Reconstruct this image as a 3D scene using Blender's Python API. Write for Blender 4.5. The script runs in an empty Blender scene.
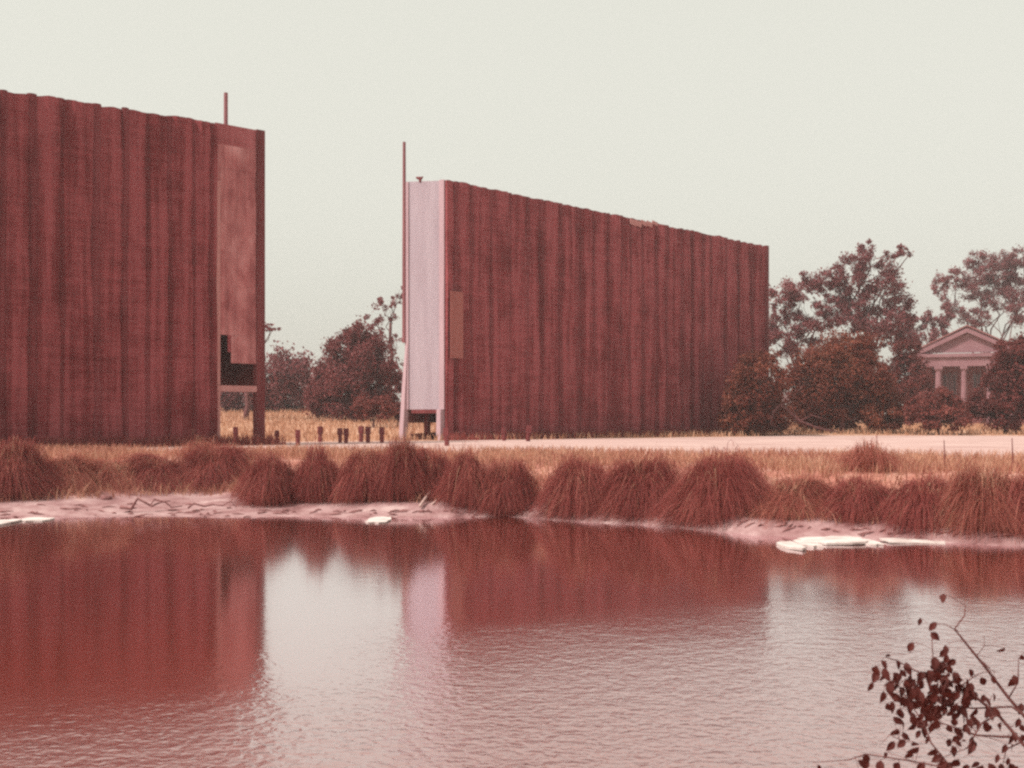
import bpy, math, random
import numpy as np
from mathutils import Vector

R = math.radians
rng = np.random.default_rng(7)
random.seed(7)
scene = bpy.context.scene
col = scene.collection

# ------------------------------------------------------------------ camera frame (1 px = 1/F rad)
F, CX, HY, CZ = 1200.0, 512.0, 418.0, 3.1


def at(px, py, D):
    """world point seen at a pixel when it stands D metres ahead"""
    return np.array([(px - CX) / F * D, D, CZ - (py - HY) / F * D])


def ongrd(px, py, z):
    """world point of height z seen at a pixel below the horizon"""
    D = (CZ - z) * F / (py - HY)
    return np.array([(px - CX) / F * D, D, z])


# ------------------------------------------------------------------ object helpers
def tag(o, label=None, cat=None, group=None, kind=None):
    if label: o['label'] = label
    if cat: o['category'] = cat
    if group: o['group'] = group
    if kind: o['kind'] = kind
    return o


def empty(name, loc, rz=0):
    o = bpy.data.objects.new(name, None)
    o.empty_display_size = 0.5
    o.location = [float(v) for v in loc]
    o.rotation_euler = (0, 0, rz)
    col.objects.link(o)
    return o


def link(name, me, mat, parent=None, smooth=False):
    """parts are modelled in world space; the parent is an unrotated empty"""
    o = bpy.data.objects.new(name, me)
    if mat is not None:
        me.materials.append(mat)
    if smooth:
        me.polygons.foreach_set('use_smooth', [True] * len(me.polygons))
    col.objects.link(o)
    if parent is not None:
        p, off = parent, Vector((0, 0, 0))
        while p is not None:
            off += p.location
            p = p.parent
        o.parent = parent
        o.location = -off
    return o


def np_mesh(name, V, Q, nside=4):
    me = bpy.data.meshes.new(name)
    V = np.asarray(V, np.float32).reshape(-1, 3)
    Q = np.asarray(Q, np.int32).reshape(-1, nside)
    me.vertices.add(len(V)); me.vertices.foreach_set('co', V.ravel())
    me.loops.add(Q.size); me.loops.foreach_set('vertex_index', Q.ravel())
    me.polygons.add(len(Q))
    me.polygons.foreach_set('loop_start', np.arange(0, Q.size, nside, dtype=np.int32))
    me.polygons.foreach_set('loop_total', np.full(len(Q), nside, np.int32))
    me.update(calc_edges=True)
    me.validate()
    return me


class MB:
    """collects shapes and links them as ONE mesh"""
    def __init__(s):
        s.v, s.f = [], []

    def add(s, vs, fs):
        b = len(s.v)
        s.v += [tuple(float(c) for c in v) for v in vs]
        s.f += [tuple(b + i for i in f) for f in fs]
        return s

    def hexa(s, c):
        """eight corners: bottom four then top four, counter-clockwise"""
        return s.add(c, [(3, 2, 1, 0), (4, 5, 6, 7), (0, 1, 5, 4), (1, 2, 6, 5), (2, 3, 7, 6), (3, 0, 4, 7)])

    def box(s, o, u, v, w):
        o, u, v, w = map(np.asarray, (o, u, v, w))
        return s.hexa([o, o + u, o + u + v, o + v, o + w, o + u + w, o + u + v + w, o + v + w])

    def cbox(s, c, sx, sy, sz, u=(1, 0), bev=0):
        """upright box centred at c (bottom centre)"""
        u = np.array([u[0], u[1], 0.]); n = np.array([-u[1], u[0], 0.])
        o = np.asarray(c, float) - u * sx / 2 - n * sy / 2
        return s.box(o, u * sx, n * sy, np.array([0, 0, sz]))

    def tube(s, pts, rad, n=8, cap=True):
        pts = [np.asarray(p, float) for p in pts]
        if not hasattr(rad, '__len__'): rad = [rad] * len(pts)
        b = len(s.v)
        prev = None
        for i, p in enumerate(pts):
            a = pts[max(i - 1, 0)]; c = pts[min(i + 1, len(pts) - 1)]
            t = c - a; t = t / (np.linalg.norm(t) + 1e-9)
            if prev is None:
                h = np.array([1, 0, 0]) if abs(t[0]) < .9 else np.array([0, 1, 0])
                x = np.cross(t, h)
            else:
                x = prev - t * prev.dot(t)
            x = x / (np.linalg.norm(x) + 1e-9); prev = x
            y = np.cross(t, x)
            for k in range(n):
                a_ = 2 * math.pi * k / n
                s.v.append(tuple(p + (x * math.cos(a_) + y * math.sin(a_)) * rad[i]))
        for i in range(len(pts) - 1):
            for k in range(n):
                k2 = (k + 1) % n
                s.f.append((b + i * n + k, b + i * n + k2, b + (i + 1) * n + k2, b + (i + 1) * n + k))
        if cap:
            s.f.append(tuple(b + k for k in reversed(range(n))))
            e = b + (len(pts) - 1) * n
            s.f.append(tuple(e + k for k in range(n)))
        return s

    def prism(s, poly, z0, z1):
        n = len(poly)
        vs = [(p[0], p[1], z0) for p in poly] + [(p[0], p[1], z1) for p in poly]
        fs = [tuple(reversed(range(n))), tuple(range(n, 2 * n))]
        fs += [(i, (i + 1) % n, n + (i + 1) % n, n + i) for i in range(n)]
        return s.add(vs, fs)

    def build(s, name, mat, parent=None, smooth=False):
        me = bpy.data.meshes.new(name)
        me.from_pydata(s.v, [], s.f)
        me.update()
        return link(name, me, mat, parent, smooth)


# ------------------------------------------------------------------ materials
def nodes_of(name):
    m = bpy.data.materials.new(name)
    m.use_nodes = True
    nt = m.node_tree
    for n in list(nt.nodes): nt.nodes.remove(n)
    out = nt.nodes.new('ShaderNodeOutputMaterial')
    return m, nt, out


def N(nt, typ, **kw):
    n = nt.nodes.new(typ)
    for k, v in kw.items():
        if k.startswith('in_'):
            key = k[3:]
            key = int(key) if key.isdigit() else key.replace('_', ' ')
            n.inputs[key].default_value = v
        else:
            setattr(n, k, v)
    return n


def ramp(nt, fac, stops):
    r = nt.nodes.new('ShaderNodeValToRGB')
    e = r.color_ramp.elements
    e[0].position, e[0].color = stops[0][0], (*stops[0][1], 1)
    e[1].position, e[1].color = stops[-1][0], (*stops[-1][1], 1)
    for p, c in stops[1:-1]:
        x = e.new(p); x.color = (*c, 1)
    nt.links.new(fac, r.inputs[0])
    return r.outputs[0]


def surf(name, stops, scale=(1, 1, 1), nscale=1.0, detail=6, rough=.9, bump=0., bscale=None, bdist=.05,
         mix2=None, rot=(0, 0, 0), spec=.2, dist=0.):
    """noise coloured surface in world metres (objects stay unrotated)"""
    m, nt, out = nodes_of(name)
    L = nt.links.new
    geo = N(nt, 'ShaderNodeNewGeometry')
    mp = N(nt, 'ShaderNodeMapping'); mp.inputs['Scale'].default_value = scale; mp.inputs['Rotation'].default_value = rot
    L(geo.outputs['Position'], mp.inputs['Vector'])
    nz = N(nt, 'ShaderNodeTexNoise', in_Scale=nscale, in_Detail=detail, in_Roughness=.62, in_Distortion=dist)
    L(mp.outputs[0], nz.inputs['Vector'])
    c = ramp(nt, nz.outputs['Fac'], stops)
    if mix2:
        s2, nsc2, stops2, fac2 = mix2
        mp2 = N(nt, 'ShaderNodeMapping'); mp2.inputs['Scale'].default_value = s2
        L(geo.outputs['Position'], mp2.inputs['Vector'])
        nz2 = N(nt, 'ShaderNodeTexNoise', in_Scale=nsc2, in_Detail=5., in_Roughness=.6)
        L(mp2.outputs[0], nz2.inputs['Vector'])
        c2 = ramp(nt, nz2.outputs['Fac'], stops2)
        mx = N(nt, 'ShaderNodeMix', data_type='RGBA', blend_type='MULTIPLY')
        mx.inputs['Factor'].default_value = fac2
        L(c, mx.inputs['A']); L(c2, mx.inputs['B'])
        c = mx.outputs['Result']
    p = N(nt, 'ShaderNodeBsdfPrincipled', in_Roughness=rough)
    p.inputs['Specular IOR Level'].default_value = spec
    L(c, p.inputs['Base Color'])
    if bump:
        nb = N(nt, 'ShaderNodeTexNoise', in_Scale=bscale or nscale * 4, in_Detail=5.)
        L(mp.outputs[0], nb.inputs['Vector'])
        b = N(nt, 'ShaderNodeBump', in_Strength=bump, in_Distance=bdist)
        L(nb.outputs['Fac'], b.inputs['Height'])
        L(b.outputs[0], p.inputs['Normal'])
    L(p.outputs[0], out.inputs['Surface'])
    return m


def leafy(name, stops, trans=.35, nscale=.25, tcol=1.2, rough=.7):
    """leaf / blade material: tone per island plus a slow drift over the plant"""
    m, nt, out = nodes_of(name)
    L = nt.links.new
    geo = N(nt, 'ShaderNodeNewGeometry')
    nz = N(nt, 'ShaderNodeTexNoise', in_Scale=nscale, in_Detail=3.)
    L(geo.outputs['Position'], nz.inputs['Vector'])
    ma = N(nt, 'ShaderNodeMath', operation='MULTIPLY_ADD'); ma.inputs[1].default_value = .44
    L(geo.outputs['Random Per Island'], ma.inputs[0])
    ms = N(nt, 'ShaderNodeMath', operation='MULTIPLY_ADD'); ms.inputs[1].default_value = 1.1; ms.inputs[2].default_value = -.33
    L(nz.outputs['Fac'], ms.inputs[0])
    L(ms.outputs[0], ma.inputs[2])
    c = ramp(nt, ma.outputs[0], stops)
    d = N(nt, 'ShaderNodeBsdfPrincipled', in_Roughness=rough); d.inputs['Specular IOR Level'].default_value = .25
    L(c, d.inputs['Base Color'])
    t = N(nt, 'ShaderNodeBsdfTranslucent')
    L(c, t.inputs['Color'])
    mx = N(nt, 'ShaderNodeMixShader'); mx.inputs[0].default_value = trans
    L(d.outputs[0], mx.inputs[1]); L(t.outputs[0], mx.inputs[2])
    L(mx.outputs[0], out.inputs['Surface'])
    return m


def c(*v): return tuple(v)


M = {}
# weathered reddish boarding: tall streaks, faint board courses
def boarding(name, dark, mid, light):
    m, nt, out = nodes_of(name)
    L = nt.links.new
    geo = N(nt, 'ShaderNodeNewGeometry')
    mp = N(nt, 'ShaderNodeMapping'); mp.inputs['Scale'].default_value = (1, 1, .045)
    L(geo.outputs['Position'], mp.inputs[0])
    n1 = N(nt, 'ShaderNodeTexNoise', in_Scale=2.0, in_Detail=7., in_Roughness=.66)
    L(mp.outputs[0], n1.inputs['Vector'])
    n2 = N(nt, 'ShaderNodeTexNoise', in_Scale=.42, in_Detail=7., in_Roughness=.68)
    L(geo.outputs['Position'], n2.inputs['Vector'])
    mp3 = N(nt, 'ShaderNodeMapping'); mp3.inputs['Scale'].default_value = (.35, .35, 4.2)
    L(geo.outputs['Position'], mp3.inputs[0])
    n3 = N(nt, 'ShaderNodeTexNoise', in_Scale=1., in_Detail=4., in_Roughness=.7)
    L(mp3.outputs[0], n3.inputs['Vector'])
    a = N(nt, 'ShaderNodeMath', operation='MULTIPLY_ADD'); a.inputs[1].default_value = .55
    L(n1.outputs['Fac'], a.inputs[0])
    b = N(nt, 'ShaderNodeMath', operation='MULTIPLY'); b.inputs[1].default_value = .36
    L(n2.outputs['Fac'], b.inputs[0]); L(b.outputs[0], a.inputs[2])
    e = N(nt, 'ShaderNodeMath', operation='MULTIPLY_ADD'); e.inputs[1].default_value = .2
    L(n3.outputs['Fac'], e.inputs[0]); L(a.outputs[0], e.inputs[2])
    cc = ramp(nt, e.outputs[0], [(.39, dark), (.5, mid), (.61, light)])
    p = N(nt, 'ShaderNodeBsdfPrincipled', in_Roughness=.92); p.inputs['Specular IOR Level'].default_value = .12
    L(cc, p.inputs['Base Color'])
    wv = N(nt, 'ShaderNodeTexWave', wave_type='BANDS', bands_direction='Z', wave_profile='SAW', in_Scale=.55, in_Distortion=.6)
    wv.inputs['Detail Scale'].default_value = .4
    L(geo.outputs['Position'], wv.inputs['Vector'])
    add = N(nt, 'ShaderNodeMath', operation='MULTIPLY_ADD'); add.inputs[1].default_value = .5
    L(n3.outputs['Fac'], add.inputs[0]); L(wv.outputs['Fac'], add.inputs[2])
    bp = N(nt, 'ShaderNodeBump', in_Strength=.55, in_Distance=.05)
    L(add.outputs[0], bp.inputs['Height']); L(bp.outputs[0], p.inputs['Normal'])
    L(p.outputs[0], out.inputs['Surface'])
    return m


M['clad'] = boarding('weathered_red_boarding', (.110, .016, .017), (.172, .030, .033), (.30, .072, .080))
M['rib'] = boarding('dark_rib_timber', (.08, .013, .014), (.125, .021, .023), (.20, .045, .050))
M['post'] = surf('dark_post_timber', [(.3, (.12, .024, .026)), (.7, (.20, .047, .05))], scale=(3, 3, .3), bump=.4)
M['pale_patch'] = boarding('pale_patch_boarding', (.36, .12, .12), (.47, .18, .185), (.58, .29, .30))
M['pale_batten'] = surf('pale_batten', [(.3, (.40, .17, .16)), (.7, (.52, .26, .25))], scale=(2, 2, .2), bump=.2)
M['mid_patch'] = boarding('half_bleached_boarding', (.20, .043, .047), (.29, .075, .08), (.38, .12, .13))
M['bay'] = surf('mottled_bay_boarding', [(.30, (.24, .062, .066)), (.45, (.39, .125, .128)), (.56, (.49, .19, .19)), (.70, (.60, .29, .29))], scale=(1, 1, .55), nscale=.75,
                detail=8, bump=.3, bscale=6., mix2=((1.5, 1.5, .07), 1.6, [(.35, (.62, .55, .55)), (.6, (1, 1, 1))], .8))
M['orange_patch'] = surf('raw_board_patch', [(.3, (.25, .075, .066)), (.7, (.34, .115, .10))], scale=(2, 2, .15), bump=.3)
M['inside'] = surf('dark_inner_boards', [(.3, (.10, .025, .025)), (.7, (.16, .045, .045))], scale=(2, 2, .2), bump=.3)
M['white_leg'] = surf('pale_leg_paint', [(.3, (.40, .265, .295)), (.7, (.50, .345, .375))], scale=(2, 2, .3), bump=.2)
M['screen_face'] = surf('pale_screen_face', [(.3, (.5, .36, .38)), (.7, (.62, .47, .5))], nscale=.4, bump=.1)
M['mast'] = surf('mast_timber', [(.3, (.20, .07, .08)), (.7, (.30, .12, .13))], scale=(3, 3, .2))


def sheet_mat():
    m, nt, out = nodes_of('pale_ribbed_sheeting')
    L = nt.links.new
    geo = N(nt, 'ShaderNodeNewGeometry')
    mp = N(nt, 'ShaderNodeMapping'); mp.inputs['Scale'].default_value = (1, 1, .12)
    L(geo.outputs['Position'], mp.inputs[0])
    n1 = N(nt, 'ShaderNodeTexNoise', in_Scale=1.3, in_Detail=7., in_Roughness=.65)
    L(mp.outputs[0], n1.inputs['Vector'])
    n2 = N(nt, 'ShaderNodeTexNoise', in_Scale=9., in_Detail=3.)
    L(geo.outputs['Position'], n2.inputs['Vector'])
    a = N(nt, 'ShaderNodeMath', operation='MULTIPLY_ADD'); a.inputs[1].default_value = .3
    L(n2.outputs['Fac'], a.inputs[0]); 
    b = N(nt, 'ShaderNodeMath', operation='MULTIPLY'); b.inputs[1].default_value = .7
    L(n1.outputs['Fac'], b.inputs[0]); L(b.outputs[0], a.inputs[2])
    cc = ramp(nt, a.outputs[0], [(.30, (.335, .255, .29)), (.5, (.40, .32, .36)), (.70, (.455, .37, .41))])
    p = N(nt, 'ShaderNodeBsdfPrincipled', in_Roughness=.7); p.inputs['Specular IOR Level'].default_value = .2
    L(cc, p.inputs['Base Color'])
    L(p.outputs[0], out.inputs['Surface'])
    return m


M['sheet'] = sheet_mat()
M['bark'] = surf('tree_bark', [(.3, (.085, .028, .028)), (.7, (.18, .075, .075))], scale=(3, 3, .6), bump=.4)
M['pale_bark'] = surf('pale_bark', [(.3, (.2, .1, .1)), (.7, (.33, .19, .19))], scale=(3, 3, .6), bump=.3)
M['leaf_dark'] = leafy('dark_red_brown_foliage', [(.0, (.10, .020, .019)), (.5, (.17, .036, .033)), (1., (.28, .072, .064))])
M['leaf_mid'] = leafy('brown_foliage', [(.0, (.13, .027, .024)), (.5, (.22, .052, .044)), (1., (.36, .115, .09))])
M['leaf_olive'] = leafy('rusty_olive_foliage', [(.0, (.12, .023, .017)), (.5, (.22, .052, .035)), (1., (.38, .14, .075))])
M['leaf_hazed'] = leafy('dense_haze_tinted_foliage', [(.0, (.13, .030, .031)), (.5, (.21, .052, .053)), (1., (.32, .10, .10))])  # lighter mauve leaves: haze in the gap painted into the leaf colour
M['leaf_far'] = leafy('far_haze_tinted_foliage', [(.0, (.16, .042, .046)), (.5, (.24, .07, .077)), (1., (.34, .125, .13))])  # haze over the distant trees is mixed into these leaf tones
M['leaf_near'] = leafy('near_shrub_leaf', [(.0, (.065, .013, .011)), (.6, (.10, .024, .020)), (1., (.16, .047, .040))], trans=.25, nscale=2.)
M['twig'] = surf('near_shrub_twig', [(.3, (.09, .028, .026)), (.7, (.17, .07, .065))], nscale=20.)
M['blade'] = leafy('tussock_blade', [(.0, (.19, .034, .031)), (.55, (.29, .062, .055)), (1., (.52, .18, .14))], trans=.3, nscale=.9)
M['blade_dry_sunlit'] = leafy('dry_and_sunlit_blade', [(.0, (.25, .055, .045)), (.55, (.37, .105, .08)), (1., (.58, .24, .17))], trans=.3, nscale=.9)  # dry blades; also colours the painted sunlit tops of the tussocks
M['grass'] = leafy('bank_grass_blade', [(.0, (.26, .090, .066)), (.3, (.43, .185, .135)), (.6, (.52, .285, .185)), (.8, (.57, .345, .26)), (1., (.66, .46, .37))], trans=.3, nscale=.35)
M['field'] = leafy('field_grass_blade', [(.0, (.38, .18, .11)), (.5, (.52, .29, .185)), (1., (.62, .40, .28))], trans=.3, nscale=.12)
M['white_slab'] = surf('white_slab_surface', [(.3, (.42, .31, .29)), (.55, (.66, .56, .53)), (.7, (.76, .69, .66))], nscale=1.6, bump=.3, bdist=.02)
M['plaster'] = surf('house_pale_paint', [(.3, (.22, .105, .12)), (.7, (.29, .155, .172))], nscale=.6, bump=.15)
M['house_wall'] = surf('house_red_wall', [(.3, (.17, .045, .045)), (.7, (.24, .075, .075))], nscale=.5, bump=.2)
M['house_roof'] = surf('house_roof_shingle', [(.3, (.20, .075, .075)), (.7, (.29, .12, .12))], scale=(.4, .4, 3), bump=.4)
M['glass'] = surf('house_dark_glass', [(.3, (.05, .015, .015)), (.7, (.08, .025, .025))], rough=.15, spec=.5)
M['drift'] = surf('driftwood', [(.3, (.17, .06, .06)), (.7, (.33, .16, .155))], scale=(1, 1, 1), nscale=4., bump=.5)
M['drift_pale'] = surf('pale_driftwood', [(.3, (.42, .25, .23)), (.7, (.60, .42, .38))], nscale=4., bump=.5)

# ------------------------------------------------------------------ terrain
SX = [-900, -16, 0, 3.7, 6.6, 11.9, 25, 900]
SY = [36, 37.6, 37.6, 34.8, 31.8, 29.3, 28, 27]
LEVEL = 1.5


def smooth(a, b, x):
    t = np.clip((x - a) / (b - a), 0, 1)
    return t * t * (3 - 2 * t)


def wob(x, y, s, seed=0):
    r = np.random.default_rng(seed)
    o = 0
    for k in range(5):
        a, ph = r.uniform(0, 6.28, 2); f = s * r.uniform(.6, 2.0)
        o = o + np.sin((x * math.cos(a) + y * math.sin(a)) * f + ph)
    return o / 5


def shore(x):
    return np.interp(x, SX, SY) + .30 * wob(x, 0 * x, 1.1, 3) + .12 * wob(x, 0 * x, 3.3, 4)


def height(x, y):
    x = np.asarray(x, float); y = np.asarray(y, float)
    d = y - shore(x)
    w = .95 + 3.8 * np.exp(-((x + 11) / 4.2) ** 2) + .5 * wob(x, 0 * x, .7, 5)
    z = np.where(d < 0, np.maximum(-1.3, .10 * d), 0)
    z = z + np.where(d >= 0, .34 * np.minimum(d / w, 1) ** .9, 0)
    z = z + (LEVEL - .34) * smooth(0, 4.2, d - w)
    bump = smooth(.2, 1.5, d) * (1 - smooth(12, 17, d))
    z = z + .05 * bump * wob(x, y, 2.2, 6)
    rise = np.clip((y - 96) * .043, 0, 2.7) * smooth(4, -8, x) + np.clip((y - 104) * .02, 0, .5) * smooth(4, 14, x)
    z = z + np.where(y > 90, rise, 0)
    near = LEVEL - .15 + .04 * wob(x, y, 1.5, 8)
    z = np.where(y < 20, np.maximum(z, near - (near + 1.3) * smooth(5.6, 9.6, y)), z)
    return z


def zat(x, y): return float(height(x, y))


def axis(segs):
    out = []
    for a, b, st in segs:
        out += list(np.arange(a, b, st))
    return np.array(out + [segs[-1][1]])


gx = axis([(-700, -120, 40), (-120, -40, 6), (-40, -24, 1.0), (-24, 22, .35), (22, 44, 1.0), (44, 120, 6), (120, 700, 40)])
gy = axis([(-120, -8, 8), (-8, 26, 1.), (26, 49, .28), (49, 60, .8), (60, 180, 4), (180, 900, 40)])
GX, GY = np.meshgrid(gx, gy)
GZ = height(GX, GY)
nx, ny = len(gx), len(gy)
idx = np.arange(nx * ny).reshape(ny, nx)
Q = np.stack([idx[:-1, :-1], idx[:-1, 1:], idx[1:, 1:], idx[1:, :-1]], -1).reshape(-1, 4)
me = np_mesh('ground', np.stack([GX, GY, GZ], -1).reshape(-1, 3), Q)


def ground_mat():
    m, nt, out = nodes_of('ground_earth')
    L = nt.links.new
    geo = N(nt, 'ShaderNodeNewGeometry')
    sep = N(nt, 'ShaderNodeSeparateXYZ'); L(geo.outputs['Position'], sep.inputs[0])
    n1 = N(nt, 'ShaderNodeTexNoise', in_Scale=.9, in_Detail=8., in_Roughness=.65); L(geo.outputs['Position'], n1.inputs['Vector'])
    n2 = N(nt, 'ShaderNodeTexNoise', in_Scale=.12, in_Detail=6.); L(geo.outputs['Position'], n2.inputs['Vector'])
    mud = ramp(nt, n1.outputs['Fac'], [(.30, (.16, .066, .066)), (.44, (.30, .155, .155)), (.57, (.40, .245, .243)), (.72, (.55, .39, .375))])
    grs = ramp(nt, n1.outputs['Fac'], [(.3, (.27, .080, .062)), (.5, (.41, .17, .13)), (.7, (.53, .30, .24))])
    fld = ramp(nt, n2.outputs['Fac'], [(.3, (.38, .18, .12)), (.5, (.49, .27, .18)), (.7, (.56, .35, .25))])
    # mud below about half a metre, then bank turf, then the field behind
    ad = N(nt, 'ShaderNodeMath', operation='MULTIPLY_ADD'); ad.inputs[1].default_value = .5
    L(n1.outputs['Fac'], ad.inputs[0]); L(sep.outputs['Z'], ad.inputs[2])
    mr = N(nt, 'ShaderNodeMapRange', in_1=.62, in_2=.85); L(ad.outputs[0], mr.inputs[0])
    mx = N(nt, 'ShaderNodeMix', data_type='RGBA'); L(mr.outputs[0], mx.inputs['Factor']); L(mud, mx.inputs['A']); L(grs, mx.inputs['B'])
    mr2 = N(nt, 'ShaderNodeMapRange', in_1=70., in_2=90.); L(sep.outputs['Y'], mr2.inputs[0])
    mx2 = N(nt, 'ShaderNodeMix', data_type='RGBA'); L(mr2.outputs[0], mx2.inputs['Factor']); L(mx.outputs['Result'], mx2.inputs['A']); L(fld, mx2.inputs['B'])
    p = N(nt, 'ShaderNodeBsdfPrincipled', in_Roughness=.9); p.inputs['Specular IOR Level'].default_value = .2
    L(mx2.outputs['Result'], p.inputs['Base Color'])
    nb = N(nt, 'ShaderNodeTexNoise', in_Scale=5., in_Detail=6.); L(geo.outputs['Position'], nb.inputs['Vector'])
    b = N(nt, 'ShaderNodeBump', in_Strength=.7, in_Distance=.06); L(nb.outputs['Fac'], b.inputs['Height']); L(b.outputs[0], p.inputs['Normal'])
    L(p.outputs[0], out.inputs['Surface'])
    return m


tag(link('ground', me, ground_mat(), smooth=True), kind='structure')

# pale gravel lot between the bank and the screens, irregular edges
lx = np.arange(-60, 90.1, 1.0)
t = np.linspace(0, 1, 24)
front = 51.5 + 1.0 * wob(lx, 0 * lx, .35, 11) + .5 * wob(lx, 0 * lx, 1.2, 12) + np.interp(lx, [-40, -12, 0, 8, 20, 60], [6.5, 6.0, 2.5, 0, -4.0, -6])
back = np.interp(lx, [-60, -27, -14, -3, 6, 26, 30, 90], [60, 68, 79, 85, 92, 107, 106, 104]) + .8 * wob(lx, 0 * lx, .5, 13)
LX = np.repeat(lx[None], 24, 0); LY = front[None] + (back - front)[None] * t[:, None]
LZ = height(LX, LY) + .012
idx = np.arange(LX.size).reshape(LX.shape)
Q = np.stack([idx[:-1, :-1], idx[:-1, 1:], idx[1:, 1:], idx[1:, :-1]], -1).reshape(-1, 4)
M['gravel'] = surf('pale_gravel', [(.30, (.38, .22, .20)), (.48, (.51, .335, .305)), (.66, (.60, .42, .385))], scale=(.35, 1.4, 1), nscale=.5,
                   detail=9, bump=.5, bscale=9., bdist=.03)
tag(link('gravel_lot', np_mesh('gravel_lot', np.stack([LX, LY, LZ], -1).reshape(-1, 3), Q), M['gravel'], smooth=True), kind='structure')


# ------------------------------------------------------------------ water
def water_mat():
    m, nt, out = nodes_of('muddy_pond_water')
    L = nt.links.new
    geo = N(nt, 'ShaderNodeNewGeometry')
    sep = N(nt, 'ShaderNodeSeparateXYZ'); L(geo.outputs['Position'], sep.inputs[0])
    nb = N(nt, 'ShaderNodeTexNoise', in_Scale=.22, in_Detail=3.); L(geo.outputs['Position'], nb.inputs['Vector'])
    # the far side lies in the lee of the bank; wind ripples grow over open water towards the near bank
    sh = N(nt, 'ShaderNodeMath', operation='MULTIPLY_ADD'); sh.inputs[1].default_value = -8.; L(nb.outputs['Fac'], sh.inputs[0]); L(sep.outputs['Y'], sh.inputs[2])
    lee = N(nt, 'ShaderNodeMapRange', interpolation_type='SMOOTHSTEP', in_1=15., in_2=5.0, in_3=.05, in_4=1.); 
    xr = N(nt, 'ShaderNodeMapRange', interpolation_type='SMOOTHSTEP', in_1=-7., in_2=2., in_3=3.5, in_4=-2.6); L(sep.outputs['X'], xr.inputs[0])
    sh2 = N(nt, 'ShaderNodeMath', operation='ADD'); L(sh.outputs[0], sh2.inputs[0]); L(xr.outputs[0], sh2.inputs[1])
    L(sh2.outputs[0], lee.inputs[0])

    def wave(scale, rot, ns, det, distn):
        mp = N(nt, 'ShaderNodeMapping'); mp.inputs['Scale'].default_value = scale; mp.inputs['Rotation'].default_value = (0, 0, rot)
        L(geo.outputs['Position'], mp.inputs[0])
        n = N(nt, 'ShaderNodeTexNoise', in_Scale=ns, in_Detail=det, in_Roughness=.5, in_Distortion=distn)
        L(mp.outputs[0], n.inputs['Vector'])
        return n.outputs['Fac']
    w1 = wave((1., 1.15, 1), R(20), 8.5, 1.5, .5)
    w2 = wave((1., 1.2, 1), R(-24), 2.8, 1., .2)
    w3 = wave((.5, .8, 1), R(5), .30, 1., 0)
    s1 = N(nt, 'ShaderNodeMath', operation='MULTIPLY_ADD'); s1.inputs[1].default_value = 1.0; L(w2, s1.inputs[0]); L(w1, s1.inputs[2])
    s2 = N(nt, 'ShaderNodeMath', operation='MULTIPLY'); L(s1.outputs[0], s2.inputs[0]); L(lee.outputs[0], s2.inputs[1])
    s3 = N(nt, 'ShaderNodeMath', operation='MULTIPLY_ADD'); s3.inputs[1].default_value = .25; L(w3, s3.inputs[0]); L(s2.outputs[0], s3.inputs[2])
    b = N(nt, 'ShaderNodeBump', in_Strength=1., in_Distance=.016); L(s3.outputs[0], b.inputs['Height'])
    body = N(nt, 'ShaderNodeBsdfDiffuse'); body.inputs['Color'].default_value = (.22, .030, .010, 1)
    gl = N(nt, 'ShaderNodeBsdfGlossy', in_Roughness=.035); gl.inputs['Color'].default_value = (1., .96, 1., 1)
    lw = N(nt, 'ShaderNodeLayerWeight', in_Blend=.5)
    fr = ramp(nt, lw.outputs['Facing'], [(0, (.04,) * 3), (.45, (.22,) * 3), (.70, (.58,) * 3), (.86, (.89,) * 3), (1., (.95,) * 3)])
    rg = N(nt, 'ShaderNodeMapRange', in_1=0., in_2=1., in_3=.085, in_4=.24); L(lee.outputs[0], rg.inputs[0]); L(rg.outputs[0], gl.inputs['Roughness'])
    for q in (gl, lw, body): L(b.outputs[0], q.inputs['Normal'])
    mx = N(nt, 'ShaderNodeMixShader'); L(fr, mx.inputs[0]); L(body.outputs[0], mx.inputs[1]); L(gl.outputs[0], mx.inputs[2])
    L(mx.outputs[0], out.inputs['Surface'])
    return m


wx = np.array([-690, -100, -30, 0, 30, 100, 690.]); wy = np.array([5.5, 15, 25, 35, 47.])
WX, WY = np.meshgrid(wx, wy)
idx = np.arange(WX.size).reshape(WX.shape)
Q = np.stack([idx[:-1, :-1], idx[:-1, 1:], idx[1:, 1:], idx[1:, :-1]], -1).reshape(-1, 4)
tag(link('water', np_mesh('water', np.stack([WX, WY, 0 * WX], -1).reshape(-1, 3), Q), water_mat()), kind='structure')


# ------------------------------------------------------------------ the two drive-in screens
def unit(a): return np.array([math.cos(a), math.sin(a), 0.])


Z = np.array([0, 0, 1.])


def rib_positions(L, lo, hi, seed, end=.3):
    r = random.Random(seed)
    p, out = end, []
    while p < L - .2:
        out.append(p); p += r.uniform(lo, hi)
    return out


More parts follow.
